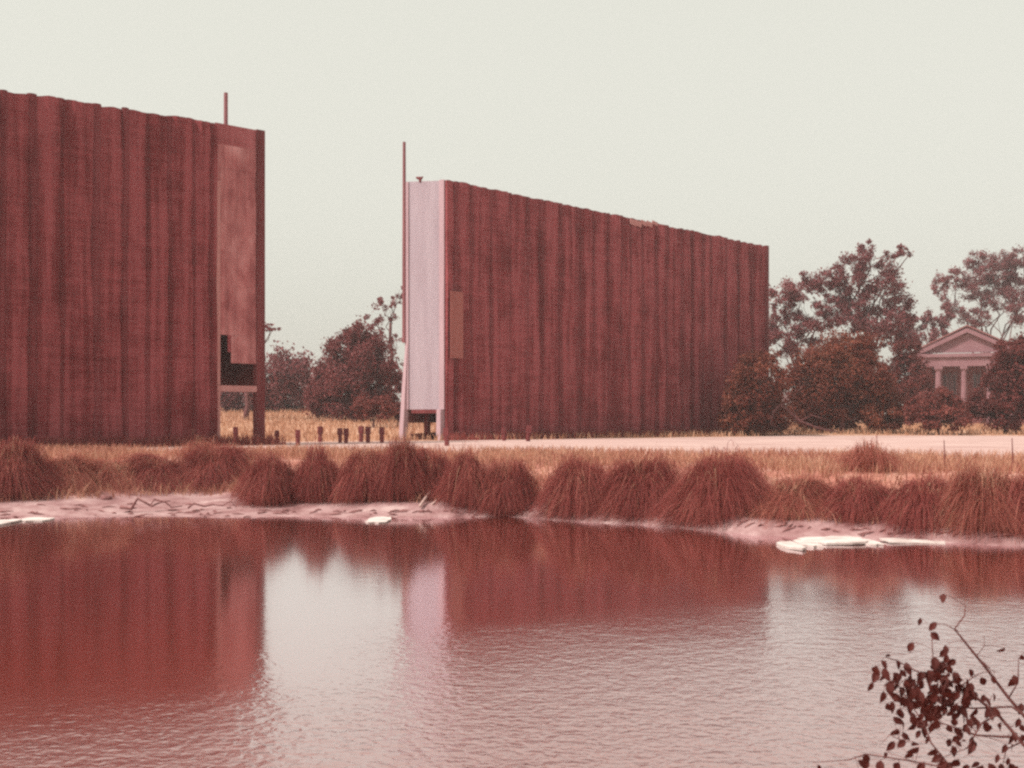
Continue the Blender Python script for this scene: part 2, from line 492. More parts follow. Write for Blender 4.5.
def cladding(name, mat, parent, A, d, n, s0, s1, z0, ztop, ribs, seed, amp=.24):
    """board wall whose bays belly out softly between the ribs; real depth, closed at top, sides and back"""
    r = random.Random(seed)
    S = np.arange(s0, s1 + 1e-6, (s1 - s0) / max(8, int((s1 - s0) / .16)))
    rb = np.array([s0 - 1.] + [q for q in ribs if s0 < q < s1] + [s1 + 1.])
    offs, sag = [], []
    amps = [amp * r.uniform(.5, 1.3) for _ in rb]; skew = [r.uniform(.3, .7) for _ in rb]; drop = [r.uniform(-.025, .015) for _ in rb]
    for s in S:
        k = int(np.searchsorted(rb, s) - 1); k = max(0, min(k, len(rb) - 2))
        u = (s - rb[k]) / (rb[k + 1] - rb[k])
        e = math.log(.5) / math.log(skew[k])
        offs.append(amps[k] * math.sin(math.pi * u ** e) + .025 * math.sin(s * 17 + seed))
        sag.append(drop[k] + .03 * math.sin(s * 5.3))
    zt = np.array([ztop(s) for s in S])
    rows = 14
    V = []
    for j in range(rows + 1):
        f = j / rows
        for i, s in enumerate(S):
            top = zt[i] + sag[i]
            zz = z0 + (top - z0) * f
            o = offs[i] * (1 + .35 * math.sin(f * 9 + s * .8 + seed)) + .03 * math.sin(f * 23 + s * 1.9)
            V.append(A + d * s + n * o + Z * zz)
    m = len(S)
    Fc = []
    for j in range(rows):
        for i in range(m - 1):
            Fc.append((j * m + i, j * m + i + 1, (j + 1) * m + i + 1, (j + 1) * m + i))
    b = len(V)                                     # back skin
    for j in (0, 1):
        for i, s in enumerate(S):
            V.append(A + d * s - n * .12 + Z * (z0 if j == 0 else zt[i] + sag[i]))
    for i in range(m - 1):
        Fc.append((b + i + 1, b + i, b + m + i, b + m + i + 1))
        Fc.append((rows * m + i, rows * m + i + 1, b + m + i + 1, b + m + i))
        Fc.append((i + 1, i, b + i, b + i + 1))
    mb = MB(); mb.add(V, Fc)
    side0 = [j * m for j in range(rows + 1)] + [b + m, b]
    side1 = [j * m + m - 1 for j in reversed(range(rows + 1))] + [b + m - 1, b + 2 * m - 1]
    mb.f += [tuple(reversed(side0)), tuple(reversed(side1))]
    return mb.build(name, mat, parent)


def rib(parent, A, d, n, s, z0, z1, w, dep, mat):
    mb = MB()
    o = A + d * (s - w / 2) - n * .05
    prof = [o + d * w * (.5 - .5 * math.cos(math.pi * k / 8)) + n * (dep + .05) * math.sin(math.pi * k / 8) for k in range(9)]
    m = 9
    V = []
    for j in range(13):
        f = j / 12
        sh = d * .05 * math.sin(f * 7 + s) + n * .03 * math.sin(f * 11 + s * 2)
        V += [p + sh + Z * (z0 + (z1 - z0) * f) for p in prof]
    Fc = [(j * m + i, (j + 1) * m + i, (j + 1) * m + i + 1, j * m + i + 1) for j in range(12) for i in range(m - 1)]
    Fc.append(tuple(12 * m + i for i in range(m)))
    mb.add(V, [tuple(reversed(f)) for f in Fc])
    return mb.build('rib', mat, parent, smooth=False)


def wall_board(mb, P0, P1, n, th, z0, z1a, z1b):
    """vertical slab from P0 to P1 (xy), thickness th along n, own top heights"""
    P0 = np.array([P0[0], P0[1], 0.]); P1 = np.array([P1[0], P1[1], 0.])
    mb.hexa([P0 + Z * z0, P1 + Z * z0, P1 + n * th + Z * z0, P0 + n * th + Z * z0,
             P0 + Z * z1a, P1 + Z * z1b, P1 + n * th + Z * z1b, P0 + n * th + Z * z1a])


# ---- right-hand screen: its pale narrow end faces the pond
a1 = math.atan2(32, 29.9)
d1 = unit(a1); n1 = np.array([d1[1], -d1[0], 0])            # front normal, towards the camera's right
A1 = np.array([-4.72, 86., 0]); L1 = 43.6
top1 = lambda s: 20.15 - .006 * s + .02 * math.sin(s * 1.3)
T1 = empty('drive_in_screen', (A1[0], A1[1], LEVEL))
tag(T1, 'huge upright dark red boarded drive-in screen with pale narrow end wall on open legs', 'drive-in screen')
ribs1 = rib_positions(L1, 1.35, 2.5, 21, .9)
cladding('front_boarding', M['clad'], T1, A1, d1, n1, 0.0, L1 - .45, LEVEL - .3, top1, ribs1, 3)
for k, s in enumerate(ribs1[:-1]):
    rib(T1, A1, d1, n1, s, LEVEL - .3, top1(s) + random.uniform(-.03, .08), random.uniform(.32, .85), random.uniform(.10, .24), M['rib'])
o = MB().box(A1 + d1 * (L1 - .44) - n1 * .2 + Z * (LEVEL - .3), d1 * .44, n1 * .42, Z * (top1(L1) + .1 - LEVEL + .3)).build('end_post', M['post'], T1)
# raw board patch near the left edge, and a torn strip of the top edge
o = MB().box(A1 + d1 * .12 + n1 * .30 + Z * 7.4, d1 * 1.25, n1 * .05, Z * 4.8).build('board_patch', M['orange_patch'], T1)
o['label'] = 'paler orange brown patch of boards near the left edge'
mb = MB()
s = 21.2
for k in range(5):
    mb.box(A1 + d1 * s + n1 * (.28 + .02 * k) + Z * (top1(s) - .55 + .10 * k - .12 * (k % 2)), d1 * .8 + Z * -.12, n1 * .04, Z * random.uniform(.28, .5)); s += .75
mb.build('torn_edge_strip', M['pale_batten'], T1)
# end wall (skewed), rear wall, rear legs, deck, far end wall
E0 = A1 - n1 * .13
E1 = np.array([-7.82, 87.9, 0])
de = E1 - E0; de /= np.linalg.norm(de); ne = np.array([de[1], -de[0], 0])
if ne[1] > 0: ne = -ne
zb = 3.72
mb = MB()                                                     # ribbed sheets: shallow corrugation across the width
wE = np.linalg.norm(E1 - E0)
S = np.linspace(0, wE, 90)
V, Fc = [], []
for j in range(2):
    for s in S:
        V.append(E0 + de * s + ne * (.015 * math.sin(s * 38)) + Z * (zb if j == 0 else 20.14 + .075 * s))
for j in range(2):
    for s in S:
        V.append(E0 + de * s - ne * .1 + Z * (zb if j == 0 else 20.14 + .075 * s))
m = len(S)
for i in range(m - 1):
    Fc += [(i, i + 1, m + i + 1, m + i), (2 * m + i + 1, 2 * m + i, 3 * m + i, 3 * m + i + 1), (m + i, m + i + 1, 3 * m + i + 1, 3 * m + i),
           (i + 1, i, 2 * m + i, 2 * m + i + 1)]
Fc += [(0, m, 3 * m, 2 * m), (m - 1, 3 * m - 1, 4 * m - 1, 2 * m - 1)]
mb.add(V, Fc)
o = mb.build('end_wall', M['sheet'], T1, smooth=False); o['label'] = 'pale mauve sheeted narrow end wall, open between legs at its foot'
MB().box(E0 + ne * .03 + Z * zb, de * .42, ne * .09, Z * (20.2 - zb)).build('corner_trim', M['white_leg'], T1)
MB().box(E1 - de * .34 + ne * .03 + Z * zb, de * .3, ne * .07, Z * (20.36 - zb)).build('corner_trim', M['white_leg'], T1)
mb = MB(); mb.tube([E0 + de * .33 + ne * .05 + Z * (LEVEL - .3), E0 + de * .33 + ne * .05 + Z * zb], [.34, .30], 4); mb.build('leg', M['white_leg'], T1)
rk = E1 - de * .2
mb = MB(); mb.tube([rk + de * .34 + ne * .1 + Z * (LEVEL - .3), rk + de * .16 + Z * 5.6, rk + Z * 8.5], [.33, .27, .14], 4); mb.build('leg', M['white_leg'], T1)
MB().box(E0 + de * .65 - ne * .0 + Z * (zb - .28), de * (wE - 1.2), -ne * .2, Z * .27).build('bottom_beam', M['post'], T1)
# rear wall: the screen face itself, on legs
bn = -n1
B0 = E1 + d1 * .12
mb = MB(); wall_board(mb, B0, B0 + d1 * (L1 - 3), n1, .18, zb, 20.0, 19.8); mb.build('screen_face', M['screen_face'], T1)
for s in np.arange(1.5, L1 - 3.2, 6.8):
    MB().box(B0 + d1 * s + n1 * .25 + Z * (LEVEL - .3), d1 * .35, n1 * .35, Z * (zb + 1.2 - LEVEL + .3)).build('rear_leg', M['post'], T1)
P_end = A1 + d1 * (L1 - .5) - n1 * .14
mb = MB(); wall_board(mb, P_end, B0 + d1 * (L1 - 3.02) + n1 * .2, d1, .12, LEVEL - .3, 19.7, 19.7); mb.build('far_end_wall', M['clad'], T1)
mb = MB(); mb.hexa([E0 + d1 * .2 + Z * 19.5, A1 + d1 * (L1 - .8) - n1 * .14 + Z * 19.3, B0 + d1 * (L1 - 3.3) + n1 * .25 + Z * 19.3, E1 + d1 * .4 + n1 * .25 + Z * 19.5,
                    E0 + d1 * .2 + Z * 19.62, A1 + d1 * (L1 - .8) - n1 * .14 + Z * 19.42, B0 + d1 * (L1 - 3.3) + n1 * .25 + Z * 19.42, E1 + d1 * .4 + n1 * .25 + Z * 19.62])
mb.build('top_deck', M['inside'], T1)
# inner boarding seen dark through the open foot of the end wall, with bracing
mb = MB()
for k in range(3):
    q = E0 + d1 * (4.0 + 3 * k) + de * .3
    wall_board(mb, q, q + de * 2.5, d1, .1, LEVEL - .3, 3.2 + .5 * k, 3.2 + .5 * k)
wall_board(mb, B0 + n1 * .05, B0 + d1 * 6 + n1 * .05, n1, .1, 2.75, 3.70, 3.70); wall_board(mb, B0 + n1 * .4, B0 + d1 * 6 + n1 * .4, n1, .1, LEVEL - .3, 1.95, 2.15)  # skirt boards; the low dark strip is an added stand-in for bushes
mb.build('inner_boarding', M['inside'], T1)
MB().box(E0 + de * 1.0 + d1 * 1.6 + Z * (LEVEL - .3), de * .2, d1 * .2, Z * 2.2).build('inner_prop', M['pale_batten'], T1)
# mast on the rear corner
mp_ = E1 + de * .02 + ne * .10
mb = MB(); mb.tube([mp_ + Z * 8.6, mp_ + Z * 15, mp_ + Z * 23.3], [.15, .14, .11], 8); mb.build('mast', M['mast'], T1)
# small bracket on the top edge
q = E0 + de * 2.15 + Z * 20.25
mb = MB(); mb.tube([q, q + Z * .28 + de * .05, q + Z * .34 + de * .35], [.10, .14, .08], 6); mb.tube([q + Z * .2, q + Z * .36 - de * .22], [.12, .05], 6)
mb.build('bracket', M['post'], T1)

# ---- left-hand screen, cut off by the frame
a2 = math.atan2(10.7, 11.4)
d2 = unit(a2); n2 = np.array([d2[1], -d2[0], 0])
END2 = np.array([-14.95, 72.5, 0]); L2 = 36.0
A2 = END2 - d2 * L2
top2 = lambda s: 20.45 - .030 * (L2 - s) + .025 * math.sin(s * 1.7)
T2 = empty('drive_in_screen', (END2[0], END2[1], LEVEL))
tag(T2, 'huge dark red drive-in screen at left, holed pale bay at its right end', 'drive-in screen')
bay = 3.28
ribs2 = rib_positions(L2 - bay, 1.05, 2.0, 33, .6)
cladding('front_boarding', M['clad'], T2, A2, d2, n2, 0., L2 - bay, LEVEL - .3, top2, ribs2, 5, .22)
for s in ribs2:
    rib(T2, A2, d2, n2, s, LEVEL - .3, top2(s) + random.uniform(-.03, .08), random.uniform(.28, .62), random.uniform(.10, .22), M['rib'])


def bx2(s0, s1, z0, z1, off=0., th=.1):
    """box on the front plane: s measured from the left end"""
    return MB().box(A2 + d2 * s0 + n2 * (off - th) + Z * z0, d2 * (s1 - s0), n2 * th, Z * (z1 - z0))


S0, S1 = L2 - bay, L2
MB().box(END2 - d2 * .56 - n2 * .4 + Z * (LEVEL - .3), d2 * .56, n2 * .46, Z * (top2(L2) + .02 - LEVEL + .3)).build('end_post', M['post'], T2)
o = bx2(S0 + .0, S0 + .27, 5.05, 17.0, .06, .14).build('batten', M['pale_batten'], T2)
bx2(S0 + .07, S0 + .27, LEVEL - .3, 4.64, .05, .16).build('leg', M['pale_batten'], T2)
bx2(S0 + .07, S1 - .565, 4.66, 5.02, .05, .2).build('bottom_beam', M['pale_batten'], T2)
# bay sheets, laid in courses of their own tone and slightly lapped
zc = [19.2, 17.8, 16.2, 12.9, 10.9, 8.0]
mats = [M['clad'], M['pale_patch'], M['orange_patch'], M['pale_patch'], M['pale_patch']]
tops = [top2(L2 - 2)] + zc
for k in range(6):
    zt_, zb_ = tops[k], tops[k + 1]
    mt = [M['mid_patch'], M['bay'], M['bay'], M['bay'], M['bay'], M['bay']][k]
    bx2(S0 + (.28 if k > 2 else -.02), S1 - .57, zb_, zt_ - .004, -.02 + .012 * (k % 2), .07).build('bay_sheet', mt, T2)
bx2(S0 + 1.03, S1 - .57, 6.35, 7.994, -.012, .07).build('bay_sheet', M['bay'], T2)
bx2(S0 + .80, S0 + 1.02, 7.0, 7.994, -.005, .07).build('bay_sheet', M['clad'], T2)
# rear wall, legs and deck
B2 = A2 - n2 * 3.6
mb = MB(); wall_board(mb, B2, B2 + d2 * (L2 - .102), n2, .18, 5.1, 20.2, 20.0); mb.build('screen_face', M['screen_face'], T2)
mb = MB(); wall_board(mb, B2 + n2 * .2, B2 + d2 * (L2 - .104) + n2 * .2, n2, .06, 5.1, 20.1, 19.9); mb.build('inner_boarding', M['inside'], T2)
for s in list(np.arange(1.5, L2 - 6, 6.6)):
    MB().box(B2 + d2 * s + n2 * .3 + Z * (LEVEL - .3), d2 * .35, n2 * .35, Z * 5.).build('rear_leg', M['post'], T2)
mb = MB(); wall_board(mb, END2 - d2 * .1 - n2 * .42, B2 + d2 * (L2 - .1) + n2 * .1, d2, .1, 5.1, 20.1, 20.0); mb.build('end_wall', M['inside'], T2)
mb = MB(); wall_board(mb, A2 - n2 * .14, B2 + n2 * .22, d2, .1, LEVEL - .3, 20.1, 20.1); mb.build('far_end_wall', M['sheet'], T2)
mb = MB(); q0, q1 = A2 + d2 * .15 - n2 * .14, END2 - d2 * .6 - n2 * .42
q2, q3 = B2 + d2 * (L2 - .4) + n2 * .3, B2 + d2 * .15 + n2 * .3
mb.hexa([p + Z * 19.7 for p in (q0, q1, q2, q3)] + [p + Z * 19.85 for p in (q0, q1, q2, q3)]); mb.build('top_deck', M['inside'], T2)
q = END2 - d2 * 2.45 - n2 * .3
mb = MB(); mb.tube([q + Z * 17.5, q + Z * 22.35], [.13, .12], 8); mb.build('mast', M['mast'], T2)


# ------------------------------------------------------------------ plants
def rnd_dirs(n):
    v = rng.normal(size=(n, 3)); return v / np.linalg.norm(v, axis=1, keepdims=True)


def leaf_mesh(name, C, size, droop=0.2, aspect=.72):
    """diamond leaves at the centres C"""
    n = len(C)
    a = rnd_dirs(n); a[:, 2] -= droop; a /= np.linalg.norm(a, axis=1, keepdims=True)
    b = np.cross(a, rnd_dirs(n)); b /= (np.linalg.norm(b, axis=1, keepdims=True) + 1e-9)
    s = (size * rng.uniform(.55, 1.35, n))[:, None]
    fold = np.cross(a, b) * s * .18
    V = np.stack([C - a * s * .5, C + b * s * aspect * .5 + fold, C + a * s * .5, C - b * s * aspect * .5 + fold], 1)
    return np_mesh(name, V, np.arange(4 * n).reshape(n, 4))


def clump_points(cen, rad, n, clumps, tight=.30):
    """n points in lumps spread over an ellipsoid, more near its skin"""
    cd = rnd_dirs(clumps) * (rng.uniform(.25, 1., clumps) ** .45)[:, None]
    cr = rng.uniform(.6, 1.35, clumps) * tight
    k = rng.integers(0, clumps, n)
    p = cd[k] + rng.normal(size=(n, 3)) * (cr[k] * .55)[:, None]
    return cen + p * rad


def limb(mb, a, b, r0, r1, n=5, wobble=.07, sides=6):
    a, b = np.asarray(a, float), np.asarray(b, float)
    L = np.linalg.norm(b - a)
    pts, rad = [], []
    for i in range(n + 1):
        t = i / n
        p = a + (b - a) * t
        if 0 < i < n: p = p + rng.normal(size=3) * L * wobble * .5
        p[2] += L * .06 * math.sin(math.pi * t)
        pts.append(p); rad.append(r0 + (r1 - r0) * t)
    mb.tube(pts, rad, sides)
    return pts


def woody(name, label, cat, group, D, basepx, blobs, mat, leaf, per, trunk_r=.3, bark='bark', split=.35, clumps=16, tight=.30,
          base_y=None, yspread=.8, twigs=0):
    """tree or bush from silhouette lobes (px, py, rx, [ry]) standing D metres away"""
    X = (basepx - CX) / F * D
    zb_ = zat(X, D)
    root = empty(name, (X, D, zb_))
    tag(root, label, cat, group)
    k = D / F
    base = np.array([X, D, zb_ - .15])
    cen, rad, pts = [], [], []
    for b in blobs:
        px, py, rx = b[:3]; ry = b[3] if len(b) > 3 else rx * .85
        if name == 'open_tree': rx, ry = rx * 1.22, ry * 1.22
        r = np.array([rx * k, max(rx, ry) * k * .9, ry * k])
        cpt = at(px, py, D); cpt[1] += rng.uniform(-1, 1) * r[0] * yspread
        cpt[2] = max(cpt[2], zat(cpt[0], cpt[1]) + r[2] * .55)
        cen.append(cpt); rad.append(r)
        vol = r[0] * r[1] * r[2]
        n = int(15 * per * (r[0] * r[2]) / (leaf * leaf))
        p = clump_points(cpt, r, n, max(5, int(clumps * (vol / 3) ** .35)), tight)
        zg = zat(cpt[0], cpt[1])
        pts.append(p[p[:, 2] > zg + .03])
    pts = np.concatenate(pts)
    link('foliage', leaf_mesh('foliage', pts, leaf), mat, root)
    mb = MB()
    top = np.mean(cen, 0)
    fork = base + (top - base) * split; fork[2] = base[2] + (max(x[2] for x in cen) - base[2]) * split
    tp = limb(mb, base, fork, trunk_r, trunk_r * .7, 5, .04, 9)
    for cpt, r in zip(cen, rad):
        start = tp[random.choice([3, 4, 5])]
        if cpt[2] < start[2]: start = tp[random.choice([1, 2])]
        lp = limb(mb, start, cpt, trunk_r * .36, trunk_r * .08, 5, .14, 5)
        for q in range(3 + twigs):
            e = cpt + rnd_dirs(1)[0] * r * rng.uniform(.6, 1.0)
            limb(mb, lp[random.choice([3, 4])], e, trunk_r * .10, trunk_r * .02, 3, .16, 4)
    mb.build('trunk', M[bark], root, smooth=True)
    return root


G_TREES = 'trees beyond the field'
# left gap
woody('hazy_tree', 'mauve hazy round tree beside the tall left screen end post', 'tree', None, 150, 285,
      [(268, 372, 26, 26), (290, 372, 20, 24), (280, 395, 24, 18), (303, 392, 12, 18), (262, 400, 20, 18), (245, 398, 18, 20), (228, 402, 16, 16)], M['leaf_far'], .42, 3.6, .35)
woody('tall_tree', 'tall tree hidden behind the left screen, one dark bough poking past its post', 'tree', None, 128, 246,
      [(246, 330, 17, 14), (235, 355, 16, 14), (262, 328, 12, 4), (274, 328, 7, 2.5)], M['leaf_far'], .34, 3.0, .32)
woody('dense_tree', 'large dense dark rounded tree in the gap between both screens', 'tree', None, 126, 348,
      [(336, 378, 26, 30), (345, 352, 20, 20), (360, 338, 15, 18), (376, 362, 22, 24), (328, 398, 20, 20), (384, 386, 18, 22), (355, 392, 30, 28), (366, 350, 18, 18), (318, 392, 9, 16)],
      M['leaf_hazed'], .28, 4.4, .4)
woody('sparse_tree', 'thin half bare tree with open twigs left of the pale end wall', 'tree', None, 140, 388,
      [(386, 312, 14, 16), (376, 322, 12, 10), (394, 300, 8, 8), (396, 340, 8, 9), (392, 372, 9, 10), (398, 392, 9, 9), (399, 292, 6, 8)],
      M['leaf_far'], .30, .75, .24, split=.75, clumps=9, tight=.22, twigs=6)
woody('round_shrub', 'low round shrub in the field at the foot of the dense dark tree', 'shrub', None, 112, 374,
      [(372, 403, 17, 14), (386, 408, 12, 10), (362, 409, 11, 9)], M['leaf_mid'], .28, 4.2, .12)
woody('round_shrub', 'small dark shrub in the field just left of the pale end wall leg', 'shrub', None, 114, 397,
      [(396, 408, 10, 9), (404, 410, 9, 9)], M['leaf_dark'], .26, 4.2, .1)
# right: open crowned trees
G_OPEN = None
woody('open_tree', 'loose open crowned tree with many sky gaps beside the right screen far end', 'tree', G_OPEN, 150, 800,
      [(783, 300, 14, 12), (800, 288, 15, 12), (822, 282, 15, 10), (790, 325, 17, 12), (814, 318, 15, 12), (775, 345, 14, 12), (803, 345, 16, 10), (772, 318, 8, 12)],
      M['leaf_far'], .29, 2.5, .38, split=.5, tight=.27, clumps=14)
woody('open_tree', 'tallest open tree behind the big round bush, its top leaning right in tufts', 'tree', G_OPEN, 148, 868,
      [(848, 272, 16, 13), (868, 262, 12, 10), (868, 246, 7, 6), (893, 253, 9, 5), (907, 250, 7, 5), (883, 282, 17, 14), (856, 302, 20, 14), (840, 292, 14, 12),
       (897, 306, 14, 14), (878, 322, 22, 14), (845, 325, 16, 12), (910, 318, 8, 12), (900, 340, 16, 11)],
      M['leaf_far'], .29, 2.5, .42, split=.5, tight=.27, clumps=14)
woody('open_tree', 'open crowned tree above the house gable at the right edge of the view', 'tree', G_OPEN, 205, 985,
      [(942, 288, 7, 12), (962, 278, 10, 9), (984, 262, 14, 10), (980, 285, 16, 11), (1002, 272, 15, 10), (1018, 258, 13, 10), (1022, 285, 16, 10), (1000, 300, 17, 10),
       (950, 310, 9, 9), (1034, 270, 14, 12), (1020, 312, 18, 10), (975, 318, 14, 8), (1045, 300, 16, 14)],
      M['leaf_far'], .32, 2.5, .45, split=.45, tight=.27, clumps=14)
woody('slender_tree', 'slender tree with bare slanting trunk left of the house roof', 'tree', G_OPEN, 196, 925,
      [(915, 326, 12, 9), (932, 318, 10, 9), (938, 336, 12, 9), (920, 344, 15, 11), (945, 322, 10, 10), (905, 340, 12, 12)], M['leaf_far'], .40, 2.6, .3, bark='pale_bark', split=.6, tight=.25)
woody('dark_tree', 'dark low tree filling the gap left of the house portico', 'tree', G_OPEN, 138, 905,
      [(905, 375, 17, 20), (890, 385, 18, 20), (918, 395, 15, 20), (903, 352, 14, 12)], M['leaf_dark'], .36, 4.2, .3)
# right: bushes along the lot
woody('bush', 'rusty bush standing against the lower right corner of the right screen', 'bush', None, 106, 757,
      [(757, 378, 24, 22), (742, 398, 20, 22), (774, 396, 18, 24), (732, 418, 14, 16), (762, 412, 26, 20), (748, 362, 14, 12), (787, 418, 17, 14), (745, 424, 18, 12)], M['leaf_olive'], .24, 4.4, .2)
woody('bush', 'biggest bush, tall and round topped, on the far edge of the pale lot', 'bush', None, 112, 842,
      [(838, 366, 34, 28), (812, 380, 22, 30), (864, 374, 28, 26), (828, 400, 30, 24), (872, 402, 28, 22), (892, 410, 18, 18), (850, 350, 26, 16), (846, 412, 30, 18), (812, 414, 20, 16), (880, 418, 22, 14)], M['leaf_olive'], .25, 4.2, .3)
woody('bush', 'low brown bush in front of the house columns', 'bush', None, 109, 938,
      [(936, 409, 24, 17), (915, 415, 15, 13), (958, 412, 16, 15), (944, 398, 14, 9), (938, 420, 22, 11)], M['leaf_mid'], .28, 4.6, .16)
woody('bush', 'tall dark bush at the right edge hiding the right half of the house', 'bush', None, 111, 1004,
      [(1008, 384, 22, 24), (988, 402, 17, 17), (1022, 372, 22, 28), (1000, 410, 26, 18), (1030, 400, 24, 22), (1022, 350, 15, 15), (1006, 352, 15, 13), (1050, 380, 26, 36), (1045, 350, 22, 20)], M['leaf_dark'], .25, 4.4, .25)
# wood closing the view far behind everything
pts = []
for k in range(90):
    X = rng.uniform(-190, 230); Yf = rng.uniform(250, 330); r = rng.uniform(4, 8)
    pts.append(clump_points(np.array([X, Yf, zat(X, Yf) + r * .8]), np.array([r * 1.2, r, r * .95]), 420, 18, .33))
o = link('distant_wood', leaf_mesh('distant_wood', np.concatenate(pts), .9), M['leaf_far'])
tag(o, 'far hazy wood closing the view low behind the field', 'wood', kind='stuff')

# dead pale limb at the foot of the bushes
k = 104
pth = [at(x, y, k) for x, y in [(838, 432), (818, 428), (800, 421), (788, 410), (780, 405), (773, 412), (771, 424), (779, 428)]]
mb = MB(); mb.tube(pth, [.06, .09, .10, .09, .08, .07, .06, .03], 6)
mb.tube([pth[2], at(812, 415, k), at(826, 420, k)], [.1, .07, .03], 5); mb.tube([pth[4], at(790, 402, k)], [.08, .03], 5)
tag(mb.build('fallen_limb', M['bark'], smooth=True), 'dry hooked limb lying before the bushes by the right screen corner', 'limb')


# ------------------------------------------------------------------ tussocks along the water
def tussock(label, x0, x1, ytop, ybot, mat='blade', n=6200, dry=.0, group=None, name='grass_tussock'):
    pxm = (x0 + x1) / 2
    # find the spot on the bank that shows at the base pixel
    lo, hi = 27., 75.
    for _ in range(40):
        mid = (lo + hi) / 2
        X = (pxm - CX) / F * mid
        if CZ - (ybot - HY) / F * mid > zat(X, mid): lo = mid
        else: hi = mid
    D = lo
    X = (pxm - CX) / F * D
    Rr = (x1 - x0) / 2 / F * D * 1.0
    D += Rr * .7; X = (pxm - CX) / F * D
    zg = zat(X, D)
    H = (CZ - (ytop - HY) / F * D) - zg
    n = int(n * max(.6, Rr))
    ang = rng.uniform(0, 2 * math.pi, n)
    u = rng.uniform(0, 1, n) ** .55
    reach = Rr * (.18 + .72 * u) * rng.uniform(.7, 1.25, n)
    hh = H * rng.uniform(.84, .98) * (1.05 - .38 * u ** 2.5) * rng.uniform(.58, 1.14, n) * np.where(rng.uniform(0, 1, n) < .06, 1.22, 1)
    lump = 1 + .20 * np.sin(ang * 3 + rng.uniform(0, 6)) + .13 * np.sin(ang * 5 + rng.uniform(0, 6))
    hh = hh * (1 + .16 * np.sin(ang * 2 + rng.uniform(0, 6)) + .10 * np.sin(ang * 4 + rng.uniform(0, 6)))
    reach *= lump
    b0 = np.stack([np.cos(ang), np.sin(ang)], 1) * (u * Rr * .38)[:, None] + rng.normal(size=(n, 2)) * Rr * .16
    dirx, diry = np.cos(ang), np.sin(ang)
    K = 7
    tt = np.linspace(0, 1, K)
    tp = rng.uniform(.38, .56, n)[:, None]
    dr = rng.uniform(.45, 1.1, n)[:, None]
    zz = np.where(tt[None] < tp, 1 - (1 - tt[None] / tp) ** 2, 1 - dr * ((tt[None] - tp) / (1 - tp)) ** 2) * hh[:, None]
    rr = reach[:, None] * tt[None] ** 1.35
    sw = rng.normal(size=n)[:, None] * .22 * tt[None] ** 2
    px_ = X + b0[:, :1] + dirx[:, None] * rr - diry[:, None] * sw
    py_ = D + b0[:, 1:] + diry[:, None] * rr + dirx[:, None] * sw
    gz = height(px_, py_)
    pz_ = np.maximum(gz + zz - .04 * (tt[None] == 0), gz - .05)
    w = (rng.uniform(.005, .010, n)[:, None] * (1 - .75 * tt[None]))
    wa = rng.uniform(0, 3.14, n)
    ox, oy = np.cos(wa)[:, None] * w, np.sin(wa)[:, None] * w
    V = np.stack([np.stack([px_ - ox, py_ - oy, pz_], -1), np.stack([px_ + ox, py_ + oy, pz_], -1)], 2)   # n,K,2,3
    base = (np.arange(n) * K * 2)[:, None] + np.arange(K - 1)[None] * 2
    Qd = np.stack([base, base + 1, base + 3, base + 2], -1).reshape(-1, 4)
    o = link(name, np_mesh(name, V.reshape(-1, 3) - np.array([X, D, zg]), Qd), M[mat])
    o.data.materials.append(M['grass' if mat == 'blade_dry_sunlit' else 'blade_dry_sunlit'])
    o.data.materials.append(M['grass'])
    kind_ = np.where(rng.uniform(0, 1, n) < .05 + .42 * (u < .36), 1, 0); kind_ = np.where(rng.uniform(0, 1, n) < .02 + .16 * (u < .36), 2, kind_)  # paler blades gather at the crown: sunlit tops painted into blade colour
    o.data.polygons.foreach_set('material_index', np.repeat(kind_, K - 1).astype(np.int32))
    o.location = (X, D, zg)
    tag(o, label, 'tussock', group)
    return o


TUS = [
    ('big round brown tussock cut off by the left edge of the view', -22, 48, 452, 500, 'blade'),
    ('low flattened tussock just right of the round one at the left edge', 42, 92, 462, 488, 'blade_dry_sunlit'),
    ('small low tussock set back at the left end of the mud flat', 92, 138, 466, 486, 'blade_dry_sunlit'),
    ('broad low dark tussock set back behind the middle of the mud flat', 128, 186, 462, 488, 'blade'),
    ('dark tussock set back at the right end of the mud flat', 182, 246, 455, 488, 'blade'),
    ('upright tussock at the right end of the mud flat, left one of a touching pair', 241, 299, 460, 506, 'blade'),
    ('upright tussock of a touching pair, standing below the row of short posts', 292, 341, 458, 503, 'blade'),
    ('left lobe of the broad tussock mass below the pale end wall', 337, 392, 455, 502, 'blade'),
    ('tallest middle tussock of the broad mass below the pale end wall', 378, 424, 452, 502, 'blade'),
    ('right drooping tussock of the broad mass below the pale end wall', 408, 452, 458, 496, 'blade'),
    ('dark tussock right below the left edge of the right screen', 442, 494, 458, 508, 'blade'),
    ('lower rounded tussock overlapping the right side of a taller dark one', 478, 534, 472, 517, 'blade'),
    ('rounded tussock standing alone right of the pale muddy break in the bank', 545, 612, 466, 514, 'blade'),
    ('bright edged tussock in the middle below the right screen', 602, 680, 466, 518, 'blade'),
    ('biggest wide tussock with long drooping blades below the right screen', 672, 762, 469, 522, 'blade'),
    ('low shaggy tussock below the rusty bush at the screen corner', 756, 832, 484, 518, 'blade_dry_sunlit'),
    ('small dark tussock behind the white slabs on the shore', 826, 892, 484, 522, 'blade'),
    ('low tussock above the long narrow white plank on the shore', 884, 962, 486, 528, 'blade'),
    ('large pale streaked tussock below the two thin stakes', 946, 1022, 475, 532, 'blade_dry_sunlit'),
    ('dark tussock cut off by the right edge of the view', 1004, 1075, 482, 540, 'blade'),
]
for t_ in TUS:
    tussock(t_[0], *t_[1:5], mat=t_[5], group='grass tussocks along the bank')
